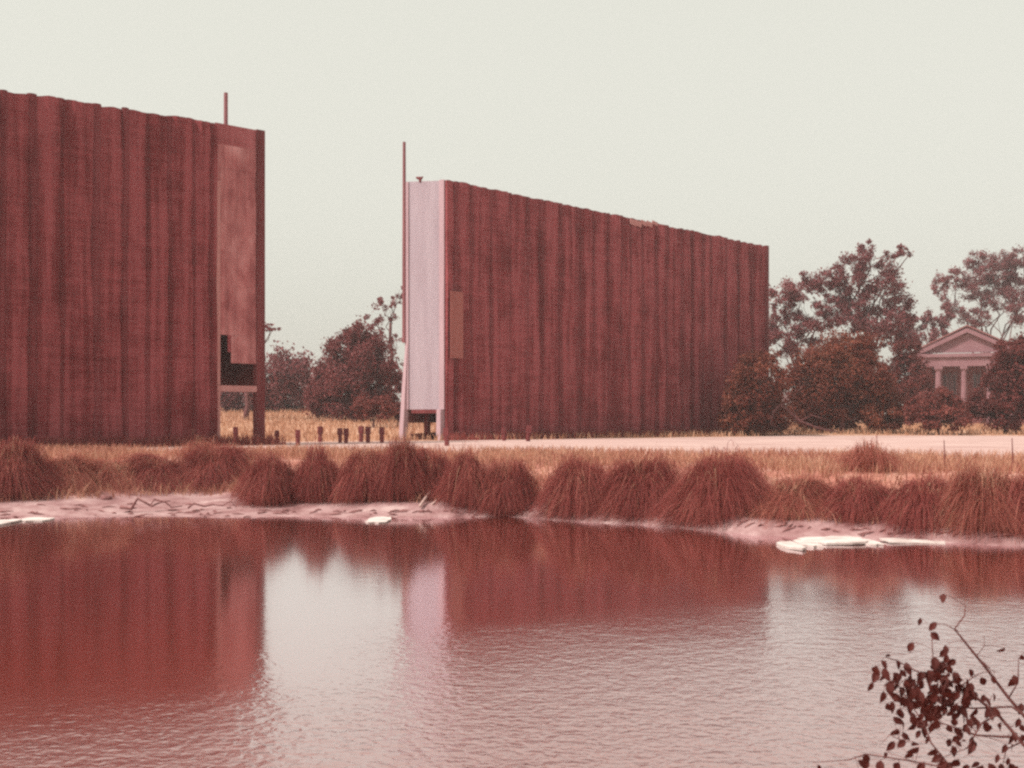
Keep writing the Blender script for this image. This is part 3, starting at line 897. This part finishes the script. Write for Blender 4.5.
tussock('reddish spreading weed clump on the bank top before the pale lot', 832, 905, 446, 473, 'blade_dry_sunlit', n=900, name='weed_clump')['category'] = 'weed clump'
tussock('tall pale dry weed clump in front of the left screen foot', 176, 226, 440, 462, 'blade_dry_sunlit', n=500, name='weed_clump')['category'] = 'weed clump'
for i_, (a_, b_, t_, m_) in enumerate([(-12, 30, 448, 460), (60, 110, 450, 463)]):
    pass


# ------------------------------------------------------------------ grass
def grass(name, label, P, hmin, hmax, w, mat, lean=.45):
    n = len(P)
    h = rng.uniform(hmin, hmax, n)[:, None]
    a = rng.uniform(0, 6.28, n)
    ld = np.stack([np.cos(a), np.sin(a), np.zeros(n)], 1) * h * lean * rng.uniform(.2, 1.3, n)[:, None]
    wa = rng.uniform(0, 3.14, n)
    wd = np.stack([np.cos(wa), np.sin(wa), np.zeros(n)], 1) * w * rng.uniform(.6, 1.3, n)[:, None]
    up = np.stack([np.zeros(n), np.zeros(n), np.ones(n)], 1)
    m1 = P + up * h * .6 + ld * .35
    tp = P + up * h + ld
    V = np.stack([P - wd, P + wd, m1 + wd * .7, m1 - wd * .7, tp + wd * .12, tp - wd * .12], 1)
    b = (np.arange(n) * 6)[:, None]
    Qd = np.concatenate([b + np.array([[0, 1, 2, 3]]), b + np.array([[3, 2, 4, 5]])], 1).reshape(-1, 4)
    o = link(name, np_mesh(name, V.reshape(-1, 3), Qd), M[mat])
    return tag(o, label, 'grass', kind='stuff')


n = 120000
X = rng.uniform(-26, 28, n); Yg = rng.uniform(29, 64, n)
dd = Yg - shore(X)
wloc = .95 + 3.8 * np.exp(-((X + 11) / 4.2) ** 2)
fr = np.interp(X, lx, front)
dens = smooth(wloc - .2, wloc + 1.0, dd) * (1 - smooth(fr - 1.0, fr + 2.2, Yg)) * np.clip(.62 + 1.2 * wob(X, Yg, .8, 31), .12, 1)
keep = rng.uniform(0, 1, n) < dens
X, Yg = X[keep], Yg[keep]
grass('bank_grass', 'tan and olive grass along the bank top above the tussocks', np.stack([X, Yg, height(X, Yg) - .02], 1), .14, .46, .020, 'grass')
n = 60000
X = rng.uniform(-24, 26, n); Yg = rng.uniform(29, 50, n)
dd = Yg - shore(X); wloc = .95 + 3.8 * np.exp(-((X + 11) / 4.2) ** 2)
dens = smooth(wloc - .3, wloc + .7, dd) * (1 - smooth(wloc + 1.6, wloc + 4.2, dd)) * np.clip(.45 + 1.3 * wob(X, Yg, 1.3, 41), 0.05, 1)
keep = rng.uniform(0, 1, n) < dens
X, Yg = X[keep], Yg[keep]
grass('bank_slope_growth', 'shaggy tan growth on the bank slope between the tussocks', np.stack([X, Yg, height(X, Yg) - .02], 1), .16, .55, .016, 'grass', lean=.8)
n = 52000
X = rng.uniform(-60, 60, n); Yg = rng.uniform(74, 175, n)
bk = np.interp(X, lx, back)
dens = smooth(bk - .6, bk + 1.0, Yg)
# nothing grows inside the screens' footprints
rel = np.stack([X, Yg], 1)


def inside(A, d, n_, L, w0, w1):
    q = rel - A[None, :2]
    s = q @ d[:2]; o_ = q @ n_[:2]
    return (s > -.5) & (s < L + .5) & (o_ < w0) & (o_ > -w1)


keep = (rng.uniform(0, 1, n) < dens) & ~inside(A1, d1, n1, L1, .1, 4.2) & ~inside(A2, d2, n2, L2 - bay, .1, 3.4)
X, Yg = X[keep], Yg[keep]
grass('field_grass', 'dry tan grass of the field behind and around the screens', np.stack([X, Yg, height(X, Yg) - .03], 1), .25, .65, .05, 'field')
# dark weeds along the feet of both screens
P = []
for A, d, nn, L_, cnt in ((A1, d1, n1, L1, 5200), (A2, d2, n2, L2, 5200)):
    s = rng.uniform(-.5, L_ + .5, cnt); o_ = .25 + np.abs(rng.normal(size=cnt)) * .75
    q = A[None] + d[None] * s[:, None] + nn[None] * o_[:, None]
    P.append(q)
P = np.concatenate(P); P[:, 2] = height(P[:, 0], P[:, 1]) - .03
grass('wall_foot_weeds', 'dark brown weeds growing along the feet of the screens', P, .2, .75, .03, 'blade')

# ------------------------------------------------------------------ short speaker posts, stakes
POSTS = [(277, 444, 'short dark post nearest to the left screen end post'), (298, 446, 'short dark post standing nearer the bank, second from the left screen'),
         (320, 442, 'thick topped short post, third from the left screen'), (340, 443, 'left one of the first close pair of short posts'),
         (346, 443.5, 'right one of the first close pair of short posts'), (361, 442, 'left one of the second close pair of short posts'),
         (368, 443, 'right one of the second close pair of short posts'), (382, 443, 'short post just left of the pale end wall'),
         (447, 446, 'short dark post in front of the right leg of the pale end wall'), (504, 441, 'short post against the right screen foot, nearer its pale end'),
         (528, 441.5, 'short post against the right screen foot, farther from its pale end'), (236, 443, 'short stub post in the open bay under the left screen')]
proto = None
for px, py, lab in POSTS:
    p = ongrd(px, py, LEVEL)
    if proto is None:
        root = empty('short_post', p)
        mb = MB(); mb.tube([p - Z * .2, p + Z * .5, p + Z * .84], [.12, .11, .10], 8); mb.build('post', M['post'], root)
        mb = MB()
        for sx in (-1, 1):
            q = p + np.array([sx * .05, -.02, .46])
            mb.hexa([q + np.array(v) for v in [(-.09, -.08, 0), (.09, -.08, 0), (.09, .08, 0), (-.09, .08, 0), (-.075, -.06, .38), (.075, -.06, .38), (.075, .06, .38), (-.075, .06, .38)]])
        mb.build('speaker_box', M['post'], root)
        proto = root
    else:
        root = proto.copy(); col.objects.link(root)
        root.location = tuple(p); root.rotation_euler = (random.uniform(-.06, .06), random.uniform(-.08, .08), random.uniform(-.6, .6))
        s = random.uniform(1.05, 1.4); root.scale = (s, s, s)
        for ch in list(proto.children):
            c_ = ch.copy(); col.objects.link(c_); c_.parent = root
    tag(root, lab, 'post', 'short posts on the lot')
for px, y0, y1, lab in ((944, 440, 473, 'thin upright stake standing before the pale lot, left one of two'), (1012, 438, 476, 'thin upright stake standing before the pale lot near the right edge')):
    p = ongrd(px, y1 - 4, LEVEL - .02)
    hgt = (CZ - (y0 - HY) / F * p[1]) - p[2]
    mb = MB(); mb.tube([p - Z * .2, p + Z * hgt * .5 + np.array([.02, 0, 0]), p + Z * hgt], [.02, .018, .012], 6)
    tag(mb.build('stake', M['post']), lab, 'stake', 'thin stakes on the bank')


# ------------------------------------------------------------------ shore litter
def slab(label, px0, px1, py0, py1, seed, th=.06, name='white_slab'):
    r = random.Random(seed)
    pm, ym = (px0 + px1) / 2, (py0 + py1) / 2
    zz_ = .06
    for _ in range(6):
        cpt = ongrd(pm, ym, zz_); zz_ = max(zat(cpt[0], cpt[1]), 0) + .03
    hx = (px1 - px0) / 2 / F * cpt[1]
    ya = ongrd(pm, py1, zz_)[1]; yb = ongrd(pm, py0, zz_)[1]
    hy = (yb - ya) / 2
    poly = []
    m_ = 15
    for i in range(m_):
        a = 2 * math.pi * i / m_
        cx_, sy_ = math.cos(a), math.sin(a)
        q = max(abs(cx_), abs(sy_)) ** .75
        poly.append((cx_ / q * hx * r.uniform(.86, 1.05), sy_ / q * hy * r.uniform(.65, 1.0)))
    th *= .6
    z = max(zat(cpt[0], cpt[1]), 0) + .005
    mb = MB(); mb.prism(poly, 0, th)
    o = mb.build(name, M['white_slab'])
    o.location = (cpt[0], cpt[1], z); o.rotation_euler = (r.uniform(-.02, .02), r.uniform(-.03, .03), 0)
    return tag(o, label, 'slab', 'white slabs at the waterline')


slab('largest white slab on the right hand shore at the water edge', 800, 866, 536, 545, 1, .09)
slab('small white slab left behind the largest one on the right shore', 780, 800, 528, 535, 2, .10)
slab('small broken white slab touching the back of the largest one', 797, 818, 531, 537, 3, .09)
slab('small flat white slab at the right tip of the largest one', 860, 878, 539, 545, 4, .06)
slab('long narrow white plank at the water edge right of the slabs', 880, 946, 538, 543.5, 5, .06)
slab('bright white slab at the waterline below the pale end wall', 367, 391, 512, 517.5, 6, .06)
slab('white slab at the waterline cut by the left edge', -10, 14, 510, 515, 7, .08)
slab('thin white slab at the waterline near the left edge of the pond', 20, 53, 511.5, 515, 8, .06)
p0, p1 = ongrd(120, 507, .25), ongrd(182, 506, .25)
mb = MB(); limb(mb, p0, p1, .06, .015, 7, .08, 7); limb(mb, p0 * .5 + p1 * .5, p0 * .4 + p1 * .6 + np.array([.3, .4, .15]), .035, .015, 3, .1, 5)
for o in [mb.build('driftwood', M['drift'], smooth=True)]: tag(o, 'long dark driftwood stick on the mud flat at the left', 'driftwood')
p0, p1 = ongrd(188, 508, .2), ongrd(236, 507, .2)
mb = MB(); limb(mb, p0, p1, .035, .012, 6, .10, 7)
tag(mb.build('driftwood', M['drift'], smooth=True), 'shorter dark stick on the mud flat nearer the upright tussocks', 'driftwood')
mb = MB()
for a, b in (((405, 503), (412, 492)), ((420, 506), (444, 492)), ((432, 505), (452, 499)), ((412, 492), (428, 497))):
    limb(mb, ongrd(*a, .30) if True else 0, ongrd(*b, .36), .05, .02, 3, .08, 5)
tag(mb.build('dead_branch', M['drift_pale'], smooth=True), 'pale dead branch with forks lying below the broad tussock mass', 'branch')


mb = MB()
for k_ in range(230):
    x_ = rng.uniform(-20, 16)
    d_ = rng.choice([.25, .55, 1.0, 1.7, 2.6], p=[.3, .25, .2, .15, .1]) + rng.normal() * .10 + .15 * math.sin(x_ * 1.7)
    if d_ > .6 and not (-16 < x_ < -7): d_ = .3 + abs(rng.normal()) * .2
    y_ = float(shore(np.array(x_))) + d_
    l_ = rng.uniform(.08, .42); a_ = rng.normal() * .45
    pa = np.array([x_, y_, zat(x_, y_) + .01]); xb, yb_ = x_ + l_ * math.cos(a_), y_ + l_ * math.sin(a_)
    pb = np.array([xb, yb_, zat(xb, yb_) + .012])
    mb.tube([pa, (pa + pb) / 2 + np.array([0, rng.normal() * .03, .02]), pb], [rng.uniform(.006, .03), rng.uniform(.012, .04), .008], 4)
tag(mb.build('wrack_line', M['drift']), 'scattered dark twigs and clods washed up along the mud', 'wrack', kind='stuff')


def stone(label, px, py, r_, seed):
    rr = np.random.default_rng(seed)
    p = ongrd(px, py, .2); p[2] = zat(p[0], p[1])
    mb = MB(); rings = []
    for i in range(6):
        th = math.pi * i / 5
        for k_ in range(9):
            ph = 2 * math.pi * k_ / 9
            q = r_ * (1 + .22 * math.sin(3 * ph + seed) * math.sin(th) + .1 * rr.normal())
            rings.append((p[0] + q * 1.3 * math.sin(th) * math.cos(ph), p[1] + q * math.sin(th) * math.sin(ph), p[2] + r_ * .3 + q * .75 * math.cos(th)))
    fs = [(i * 9 + k_, i * 9 + (k_ + 1) % 9, (i + 1) * 9 + (k_ + 1) % 9, (i + 1) * 9 + k_) for i in range(5) for k_ in range(9)]
    mb.add(rings, [tuple(reversed(f)) for f in fs])
    tag(mb.build('stone', M['drift'], smooth=True), label, 'stone')


stone('dark stone on the mud flat left of the driftwood stick', 106, 503, .16, 1)

# ------------------------------------------------------------------ house with columned portico, far right
DH = 176.
kH = DH / F
hx = lambda px: (px - CX) * kH
hz = lambda py: CZ - (py - HY) * kH
XC = hx(967)
H_ = empty('columned_house', (XC, DH, LEVEL))
tag(H_, 'old columned house with pale triangular gable half hidden by bushes at the right', 'house')
zr, ze, zen, zg = hz(328), hz(353), hz(366), zat(XC, DH) - .2
hw = hx(1016) - XC
yf = DH
# pediment: recessed triangle, raking cornices, entablature
MB().add([(XC - hw * .9, yf + .5, ze + .1), (XC + hw * .9, yf + .5, ze + .1), (XC, yf + .5, zr - .7), (XC - hw * .9, yf + .8, ze + .1), (XC + hw * .9, yf + .8, ze + .1), (XC, yf + .8, zr - .7)],
         [(0, 1, 2), (5, 4, 3), (1, 0, 3, 4), (2, 1, 4, 5), (0, 2, 5, 3)]).build('tympanum', M['plaster'], H_)
for sx in (-1, 1):
    e_ = np.array([XC + sx * (hw + .5), yf - .2, ze]); ap = np.array([XC, yf - .2, zr])
    mb = MB()
    dz = np.array([0, 0, -.62]); dy = np.array([0, 1.2, 0])
    mb.hexa([e_ + dz, ap + dz, ap + dz + dy, e_ + dz + dy, e_, ap, ap + dy, e_ + dy] if sx < 0 else [ap + dz, e_ + dz, e_ + dz + dy, ap + dz + dy, ap, e_, e_ + dy, ap + dy])
    mb.build('raking_cornice', M['plaster'], H_)
MB().box((XC - hw - .6, yf - .3, ze - .55), (2 * hw + 1.2, 0, 0), (0, 1.4, 0), (0, 0, .5)).build('cornice', M['plaster'], H_)
MB().box((XC - hw + .8, yf + .05, zen), (2 * hw - 1.6, 0, 0), (0, .9, 0), (0, 0, ze - .57 - zen)).build('entablature', M['plaster'], H_)
# gable roof running back
mb = MB()
for sx in (-1, 1):
    e0 = np.array([XC + sx * (hw + .9), yf - .1, ze - .02]); r0 = np.array([XC, yf - .1, zr + .28])
    bk_ = np.array([0, 18., 0]); up = np.array([0, 0, .22])
    lo = [e0, r0, r0 + bk_, e0 + bk_] if sx < 0 else [r0, e0, e0 + bk_, r0 + bk_]
    mb.hexa(lo + [q + up for q in lo])
mb.build('roof', M['house_roof'], H_)
# columns with base and capital
cols = [hx(940) + .0, hx(964), hx(988), hx(1008)]
for i, xx in enumerate(cols):
    rr_ = .5 if i == 0 else .42
    mb = MB()
    mb.tube([(xx, yf + .5, zg + .6), (xx, yf + .5, zg + .9), (xx, yf + .5, (zg + zen) / 2), (xx, yf + .5, zen - .7)], [rr_ * 1.05, rr_, rr_ * .96, rr_ * .84], 16)
    mb.cbox((xx, yf + .5, zg), 2.4 * rr_, 2.4 * rr_, .58); mb.cbox((xx, yf + .5, zen - .42), 2.4 * rr_, 2.4 * rr_, .41)
    mb.tube([(xx, yf + .5, zen - .7), (xx, yf + .5, zen - .43)], [rr_ * .86, rr_ * 1.15], 16)
    mb.build('column', M['plaster'], H_)
MB().box((XC - hw + .2, yf - .6, zg - .3), (2 * hw - .4, 0, 0), (0, 5.2, 0), (0, 0, .3 + .0)).build('porch_floor', M['plaster'], H_)
MB().box((XC - hw - 1.0, yf + 4.2, zg), (2 * hw + 2.0, 0, 0), (0, 13.5, 0), (0, 0, ze - .6 - zg)).build('wall', M['house_wall'], H_)
# side wing with eave at the left
MB().box((hx(922), yf + 3.0, zg), (hx(933) - hx(922), 0, 0), (0, 10, 0), (0, 0, ze - .62 - zg)).build('side_wall', M['house_wall'], H_)
MB().box((hx(911), yf + .6, ze - .58), (XC - hw - .65 - hx(911), 0, 0), (0, 13., 0), (0, 0, .42)).build('side_eave', M['plaster'], H_)
for xx in (hx(947), hx(952.5), hx(976), hx(998)):
    w_ = MB()
    for a_, b_, c_, e_ in ((-.62, .62, zen - 1.1, .16), (-.62, .62, zg + 1.6, .16)):
        w_.box((xx + a_, yf + 4.08, c_), (b_ - a_, 0, 0), (0, .12, 0), (0, 0, e_))
    for a_ in (-.62, .48, -.06):
        w_.box((xx + a_, yf + 4.06, zg + 1.77), (.13, 0, 0), (0, .13, 0), (0, 0, zen - 1.12 - zg - 1.77))
    fr_ = w_.build('window', M['plaster'], H_)
    MB().box((xx - .49, yf + 4.15, zg + 1.75), (.97, 0, 0), (0, .04, 0), (0, 0, zen - 1.1 - zg - 1.76)).build('pane', M['glass'], fr_)

H_.rotation_euler = (0, 0, R(-22))

# ------------------------------------------------------------------ near shrub, lower right corner
DS = 5.2
SH = empty('leafy_shrub', (3.1, 5.6, zat(3.1, 5.6)))
tag(SH, 'dark leafy shrub with thin bare twigs in the near lower right corner', 'shrub')
rt = np.array([3.1, 5.6, zat(3.1, 5.6) - .1])
BR = [
    ([(1046, 752), (1024, 717), (1007, 697), (985, 666), (961, 639), (954, 629), (961, 614), (964, 605)], .011, 0.0, True),
    ([(985, 666), (980, 658), (984, 645), (986, 636)], .004, .0, False),
    ([(954, 629), (944, 624), (928, 624)], .003, .02, False),
    ([(1050, 785), (1024, 746), (1000, 717), (975, 695), (961, 685), (941, 678), (921, 673), (897, 661), (884, 656)], .010, -.15, True),
    ([(1045, 730), (1014, 708), (970, 707), (935, 702), (915, 698)], .006, -.1, False),
    ([(1060, 770), (1024, 737), (975, 734), (940, 722), (912, 722)], .007, .1, False),
    ([(985, 830), (951, 768), (930, 742), (922, 722), (905, 690), (888, 678)], .007, -.25, True),
    ([(1030, 830), (1000, 782), (955, 768), (905, 760), (868, 756), (845, 757), (816, 766)], .007, -.3, True),
    ([(941, 678), (932, 662), (932, 640), (934, 636)], .004, -.15, False),
    ([(1010, 700), (1014, 680), (1022, 660), (1026, 650)], .004, .0, False),
    ([(1000, 717), (985, 725), (962, 745), (940, 760)], .005, -.2, False),
    ([(1020, 742), (1010, 752), (1000, 770)], .005, -.1, False),
    ([(961, 685), (975, 672), (990, 670), (1004, 674)], .003, -.1, False),
    ([(905, 742), (890, 735), (878, 748)], .003, -.3, False),
]
mb = MB()
samples = []
for pl, r0, dd_, rooted in BR:
    P_ = [at(x, y, DS + dd_) + np.array([0, rng.normal() * .03, 0]) for x, y in pl]
    if rooted:
        f0 = P_[0]
        P_ = [rt + rng.normal(size=3) * np.array([.08, .08, 0]), rt * .45 + f0 * .55 + np.array([.05, .03, .02])] + P_
    m_ = len(P_)
    rad = [r0 * .75 * (1.25 - 1.0 * i / (m_ - 1)) for i in range(m_)]
    mb.tube(P_, rad, 6)
    for i in range(m_ - 1):
        for t_ in np.linspace(0, 1, 6): samples.append(P_[i] * (1 - t_) + P_[i + 1] * t_)
samples = np.array(samples)
LEAF = [(500, 185), (535, 230), (490, 275), (525, 295), (545, 288), (455, 310), (375, 340), (365, 325), (440, 360), (565, 345), (330, 370), (320, 400), (318, 430), (380, 410), (395, 405), (350, 440),
        (283, 450), (365, 475), (395, 490), (465, 430), (450, 450), (480, 470), (470, 500), (445, 490), (520, 380), (490, 400), (510, 400), (545, 405), (560, 400), (580, 415), (600, 400), (640, 420), (620, 440), (620, 480), (640, 510),
        (650, 480), (560, 480), (545, 510), (585, 460), (500, 545), (510, 560), (590, 550), (610, 530), (570, 570), (385, 575), (395, 590), (425, 595), (515, 610), (500, 600), (640, 590), (595, 610), (560, 660), (650, 660), (640, 640), (660, 680), (460, 655), (383, 680),
        (355, 680), (328, 720), (535, 725), (530, 735), (215, 730), (240, 745), (165, 750), (48, 757), (470, 760), (620, 750), (640, 755), (700, 720), (690, 735), (740, 500), (700, 570), (720, 550), (735, 560), (760, 545), (800, 540), (745, 460),
        (780, 575), (830, 620), (890, 330), (885, 345), (895, 440), (890, 605), (860, 700), (800, 720), (790, 730), (850, 750), (655, 110), (690, 690), (730, 760), (760, 740), (830, 755), (880, 760), (820, 690), (870, 520), (655, 640), (575, 640), (610, 700),
        (630, 715), (700, 755), (770, 765), (810, 770), (680, 470), (600, 510), (540, 345), (515, 330), (470, 390)]
V, Fq = [], []
for u, v in LEAF:
    for rep in range(4 if 300 < u < 720 and 340 < v < 640 else (2 if random.random() < .5 else 1)):
        px = 804 + u / 4.086 + (rng.normal() * 9 if rep else 0); py = 580 + v / 4.086 + (rng.normal() * 9 if rep else 0)
        p = at(px, py, DS + rng.uniform(-.28, .12))
        q = samples[np.argmin(np.linalg.norm((samples - p)[:, [0, 2]], axis=1))]
        if np.linalg.norm(q - p) < .3:
            p[1] = q[1] + rng.normal() * .04
        L_ = rng.uniform(.036, .060); w_ = L_ * rng.uniform(.52, .72)
        a = np.array([rng.normal() * .55, rng.normal() * .5, -1.0]); a /= np.linalg.norm(a)
        b_ = np.cross(a, np.array([rng.normal() * .5, 1, rng.normal() * .3])); b_ /= np.linalg.norm(b_)
        nn = np.cross(a, b_)
        st = p - a * L_ * .5
        mb.tube([q, (q + st) / 2 + Z * .004, st], [.0012, .001, .0008], 4, cap=False)
        b0 = len(V)
        prof = [(0, 0), (.22, .82), (.48, 1.0), (.75, .62), (1, 0)]
        for t_, w2 in prof:
            mid_ = st + a * L_ * t_ - nn * L_ * .25 * t_ * t_
            V.append(mid_)
            if 0 < t_ < 1:
                V.append(mid_ + b_ * w_ * .5 * w2 + nn * w_ * .16 * w2); V.append(mid_ - b_ * w_ * .5 * w2 + nn * w_ * .16 * w2)
        i = b0   # order: 0 | 1 2 3 | 4 5 6 | 7 8 9 | 10
        Fq += [(i, i + 2, i + 1), (i, i + 1, i + 3), (i + 1, i + 2, i + 5, i + 4), (i + 3, i + 1, i + 4, i + 6), (i + 4, i + 5, i + 8, i + 7), (i + 6, i + 4, i + 7, i + 9), (i + 7, i + 8, i + 10), (i + 9, i + 7, i + 10)]
mb.build('branch', M['twig'], SH, smooth=True)
l_ = MB(); l_.v = [tuple(p) for p in V]; l_.f = Fq
l_.build('foliage', M['leaf_near'], SH)

# ------------------------------------------------------------------ haze (one closed box of even air)
hz_m, nt, out = nodes_of('thin_haze')
pv = N(nt, 'ShaderNodeVolumePrincipled', in_Density=.0006, in_Anisotropy=.2)
pv.inputs['Color'].default_value = (.99, .88, .87, 1)
nt.links.new(pv.outputs[0], out.inputs['Volume'])
mb = MB(); mb.box((-720, -130, -2.4), (1440, 0, 0), (0, 1050, 0), (0, 0, 34)); o = mb.build('haze', hz_m); tag(o, kind='stuff')

# ------------------------------------------------------------------ sky, sun, camera
SUN_AZ_VEC = np.array([-.84, -.52]); SUN_AZ_VEC /= np.linalg.norm(SUN_AZ_VEC)
SUN_EL = R(50)
w = bpy.data.worlds.new('World'); scene.world = w; w.use_nodes = True
nt = w.node_tree
for n_ in list(nt.nodes): nt.nodes.remove(n_)
out = N(nt, 'ShaderNodeOutputWorld'); bg = N(nt, 'ShaderNodeBackground', in_Strength=.10)
sk = N(nt, 'ShaderNodeTexSky'); sk.sky_type = 'NISHITA'; sk.sun_disc = False
sk.sun_elevation = SUN_EL; sk.sun_rotation = math.atan2(SUN_AZ_VEC[0], SUN_AZ_VEC[1])
sk.altitude = 0; sk.air_density = 1.0; sk.dust_density = 6.0; sk.ozone_density = 1.0
# a thin overcast veil: most of the blue is washed out to a warm white
hs = N(nt, 'ShaderNodeHueSaturation', in_Saturation=.12, in_Value=1.0)
nt.links.new(sk.outputs[0], hs.inputs['Color'])
mx = N(nt, 'ShaderNodeMix', data_type='RGBA'); mx.inputs['Factor'].default_value = .72
mx.inputs['B'].default_value = (4.95, 4.94, 4.28, 1)
nt.links.new(hs.outputs[0], mx.inputs['A'])
nt.links.new(mx.outputs['Result'], bg.inputs['Color']); nt.links.new(bg.outputs[0], out.inputs['Surface'])

sl = bpy.data.lights.new('sun', 'SUN'); sl.energy = 2.3; sl.angle = R(1.2); sl.color = (1., .93, .84)
so = bpy.data.objects.new('sun', sl); col.objects.link(so)
dirv = Vector((SUN_AZ_VEC[0] * math.cos(SUN_EL), SUN_AZ_VEC[1] * math.cos(SUN_EL), math.sin(SUN_EL)))
so.rotation_euler = dirv.to_track_quat('Z', 'Y').to_euler(); so.location = (-30, 10, 60)

cd = bpy.data.cameras.new('camera'); co = bpy.data.objects.new('camera', cd); col.objects.link(co)
cd.sensor_fit = 'HORIZONTAL'; cd.sensor_width = 36; cd.lens = F / 1024 * 36
cd.shift_y = (HY - 384) / 1024
cd.clip_start = .1; cd.clip_end = 3000
co.location = (0, 0, CZ); co.rotation_euler = (R(90), 0, 0)
cd.dof.use_dof = True; cd.dof.focus_distance = 70; cd.dof.aperture_fstop = 8.0
scene.camera = co

vs = scene.view_settings
scene.display_settings.display_device = 'sRGB'
vs.view_transform = 'Standard'; vs.look = 'None'; vs.gamma = 1; vs.use_curve_mapping = False
vs.exposure = 0.85
scene.render.engine = 'CYCLES'
cy = scene.cycles
cy.use_denoising = False
cy.max_bounces = 6; cy.diffuse_bounces = 3; cy.glossy_bounces = 3; cy.transmission_bounces = 2; cy.transparent_max_bounces = 4; cy.volume_bounces = 0
cy.pixel_filter_type = 'BLACKMAN_HARRIS'; cy.filter_width = 2.5
cy.caustics_reflective = False; cy.caustics_refractive = False
